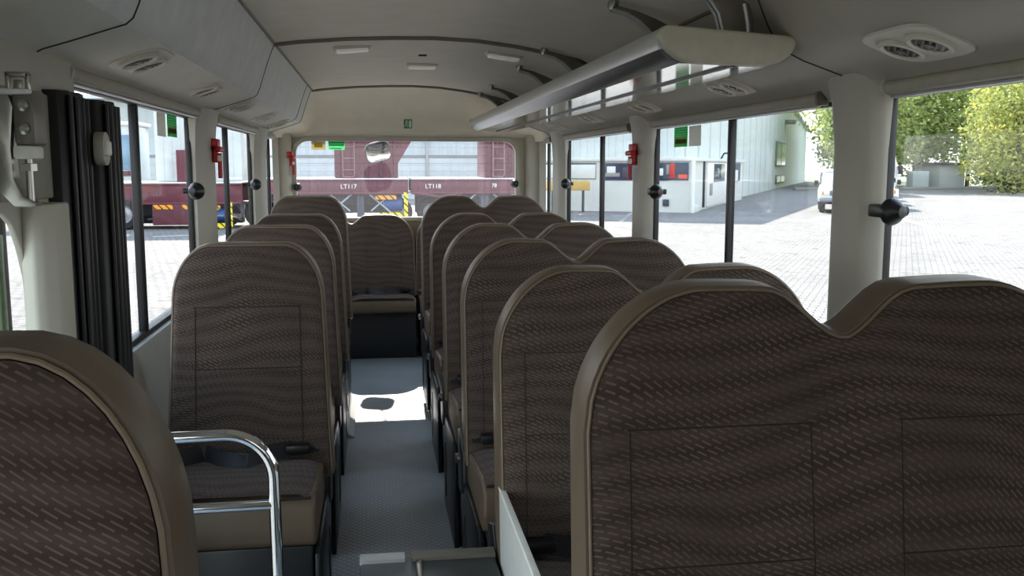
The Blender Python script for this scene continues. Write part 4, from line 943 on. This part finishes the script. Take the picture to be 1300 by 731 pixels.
for i, (src, x, y, rz, sc, lab) in enumerate((
    (ta, 48.6, 90, 1.7, 1.15, 'broad yellow green tree just behind the pale tank'), (ta, 56.5, 75.5, 3.1, 1.0, 'broad yellow green tree next to the golden tree'), (ta, 55.5, 82, 4.4, 1.15, 'tall yellow green tree behind the golden ones'),
    (ta, 53.0, 87, 5.2, 1.1, 'yellow green tree directly behind the shed roof'), (tb, 53.5, 97, 5.0, 1.15, 'tall mid green tree behind the pale tank'), (tb, 58.5, 100, 2.0, 1.0, 'mid green tree deep behind the minibus'), (tb, 57.5, 92, .6, 1.1, 'mid green tree at the back, beyond the golden trees'), (tb, 62, 86, 2.6, 1.0, 'mid green tree farthest along the row at the back'),
    (tg, 53.0, 68.5, 2.3, 1.1, 'largest golden leaved tree at the window edge'), (tg, 46.8, 63.5, 4.0, .8, 'small golden tree leaning over the yard edge'),
    (tp, 45.2, 84.5, 1.2, 1.05, 'slender grey green tree beside the thick window pillar'), (tp, 47.5, 88, 2.9, .95, 'slender grey green tree behind the pale tank'), (tp, 63.3, 121, .3, 1.1, 'slender tree just past the far warehouse corner'), (tp, 62.3, 117.5, 2.2, 1.0, 'slender tree between the warehouse corner and the parked vehicle'), (tp, 68.0, 133, 4.1, 1.25, 'tallest slender tree rising over the warehouse gable'), (tp, 67.2, 127, 5.1, 1.2, 'slender tree behind the white vehicle by the pillar'))):
    dup(src, (x, y, G), lab, rz, sc)
def bush(lab, x, y, w, h, seed):
    t = thing('shrub', lab, 'shrub', (0, 0, 0), 'dark shrubs under the trees'); r = random.Random(seed)
    cl = [((r.random()-.5)*w, (r.random()-.5)*1.5, h*(.3+.4*r.random()), h*.42) for k in range(12)]
    b = B()
    for k in range(5): b.tube([((k-2)*w*.12, 0, 0), ((k-2)*w*.2, 0, h*.6)], [.05, .02], 5)
    b.build('stem', BARK, t, local=True); crown_mesh(cl, 1500, .32, LE, t, seed); t.location = (x, y, G); return t
LE = leaf('dark shrub leaves', (62, 84, 44), (104, 122, 66))
b1 = bush('dark shrub right beside the grey shed', 58.5, 81, 5, 2.6, 5)
dup(b1, (62.5, 80.5, G), 'dark shrub second from the grey shed', 1.0, 1.1); dup(b1, (56.5, 76.5, G), 'dark shrub in front of the shed side', 2.0, .8); dup(b1, (51.0, 70, G), 'dark shrub under the golden trees', .4, .9); dup(b1, (43.0, 82, G), 'dark shrub under the slender trees', .4, .8)

# ------------------------------------------------------------------ light and camera
w = bpy.data.worlds.new('sky'); S.world = w; w.use_nodes = True; nt = w.node_tree; bg = nt.nodes['Background']
tc = N(nt, 'ShaderNodeTexCoord'); sp = N(nt, 'ShaderNodeSeparateXYZ'); L(nt, tc.outputs['Generated'], sp.inputs[0])
L(nt, ramp(nt, sp.outputs[2], [(.0, (.95, .97, 1, 1)), (.25, (.80, .89, 1, 1)), (1, (.45, .66, 1, 1))]), bg.inputs[0]); bg.inputs[1].default_value = SKY
sd = bpy.data.lights.new('sun', 'SUN'); sd.energy = SUN; sd.angle = math.radians(.55); sd.color = (1, .95, .87)
so = bpy.data.objects.new('sun', sd); COL.objects.link(so); so.rotation_euler = V((.015, math.cos(math.radians(34)), math.sin(math.radians(34)))).to_track_quat('Z', 'Y').to_euler()
F = 1190.0
cd = bpy.data.cameras.new('camera'); cd.sensor_width = 36; cd.lens = F/1300*36; cd.clip_start = .02; cd.clip_end = 600
co = bpy.data.objects.new('camera', cd); COL.objects.link(co)
th = math.atan((365.5-211)/F); ps = math.atan(176/F*math.cos(th))
co.location = (0, 0, 1.33); co.rotation_euler = (PI/2-th, 0, -ps); S.camera = co
S.view_settings.view_transform = 'Standard'; S.view_settings.look = 'None'; S.view_settings.exposure = EXPO; S.view_settings.gamma = 1
try: S.view_settings.use_curve_mapping = False
except Exception: pass
S.cycles.max_bounces = 14; S.cycles.diffuse_bounces = 8; S.cycles.glossy_bounces = 4; S.cycles.transparent_max_bounces = 24; S.cycles.sample_clamp_indirect = 8; S.cycles.caustics_reflective = False
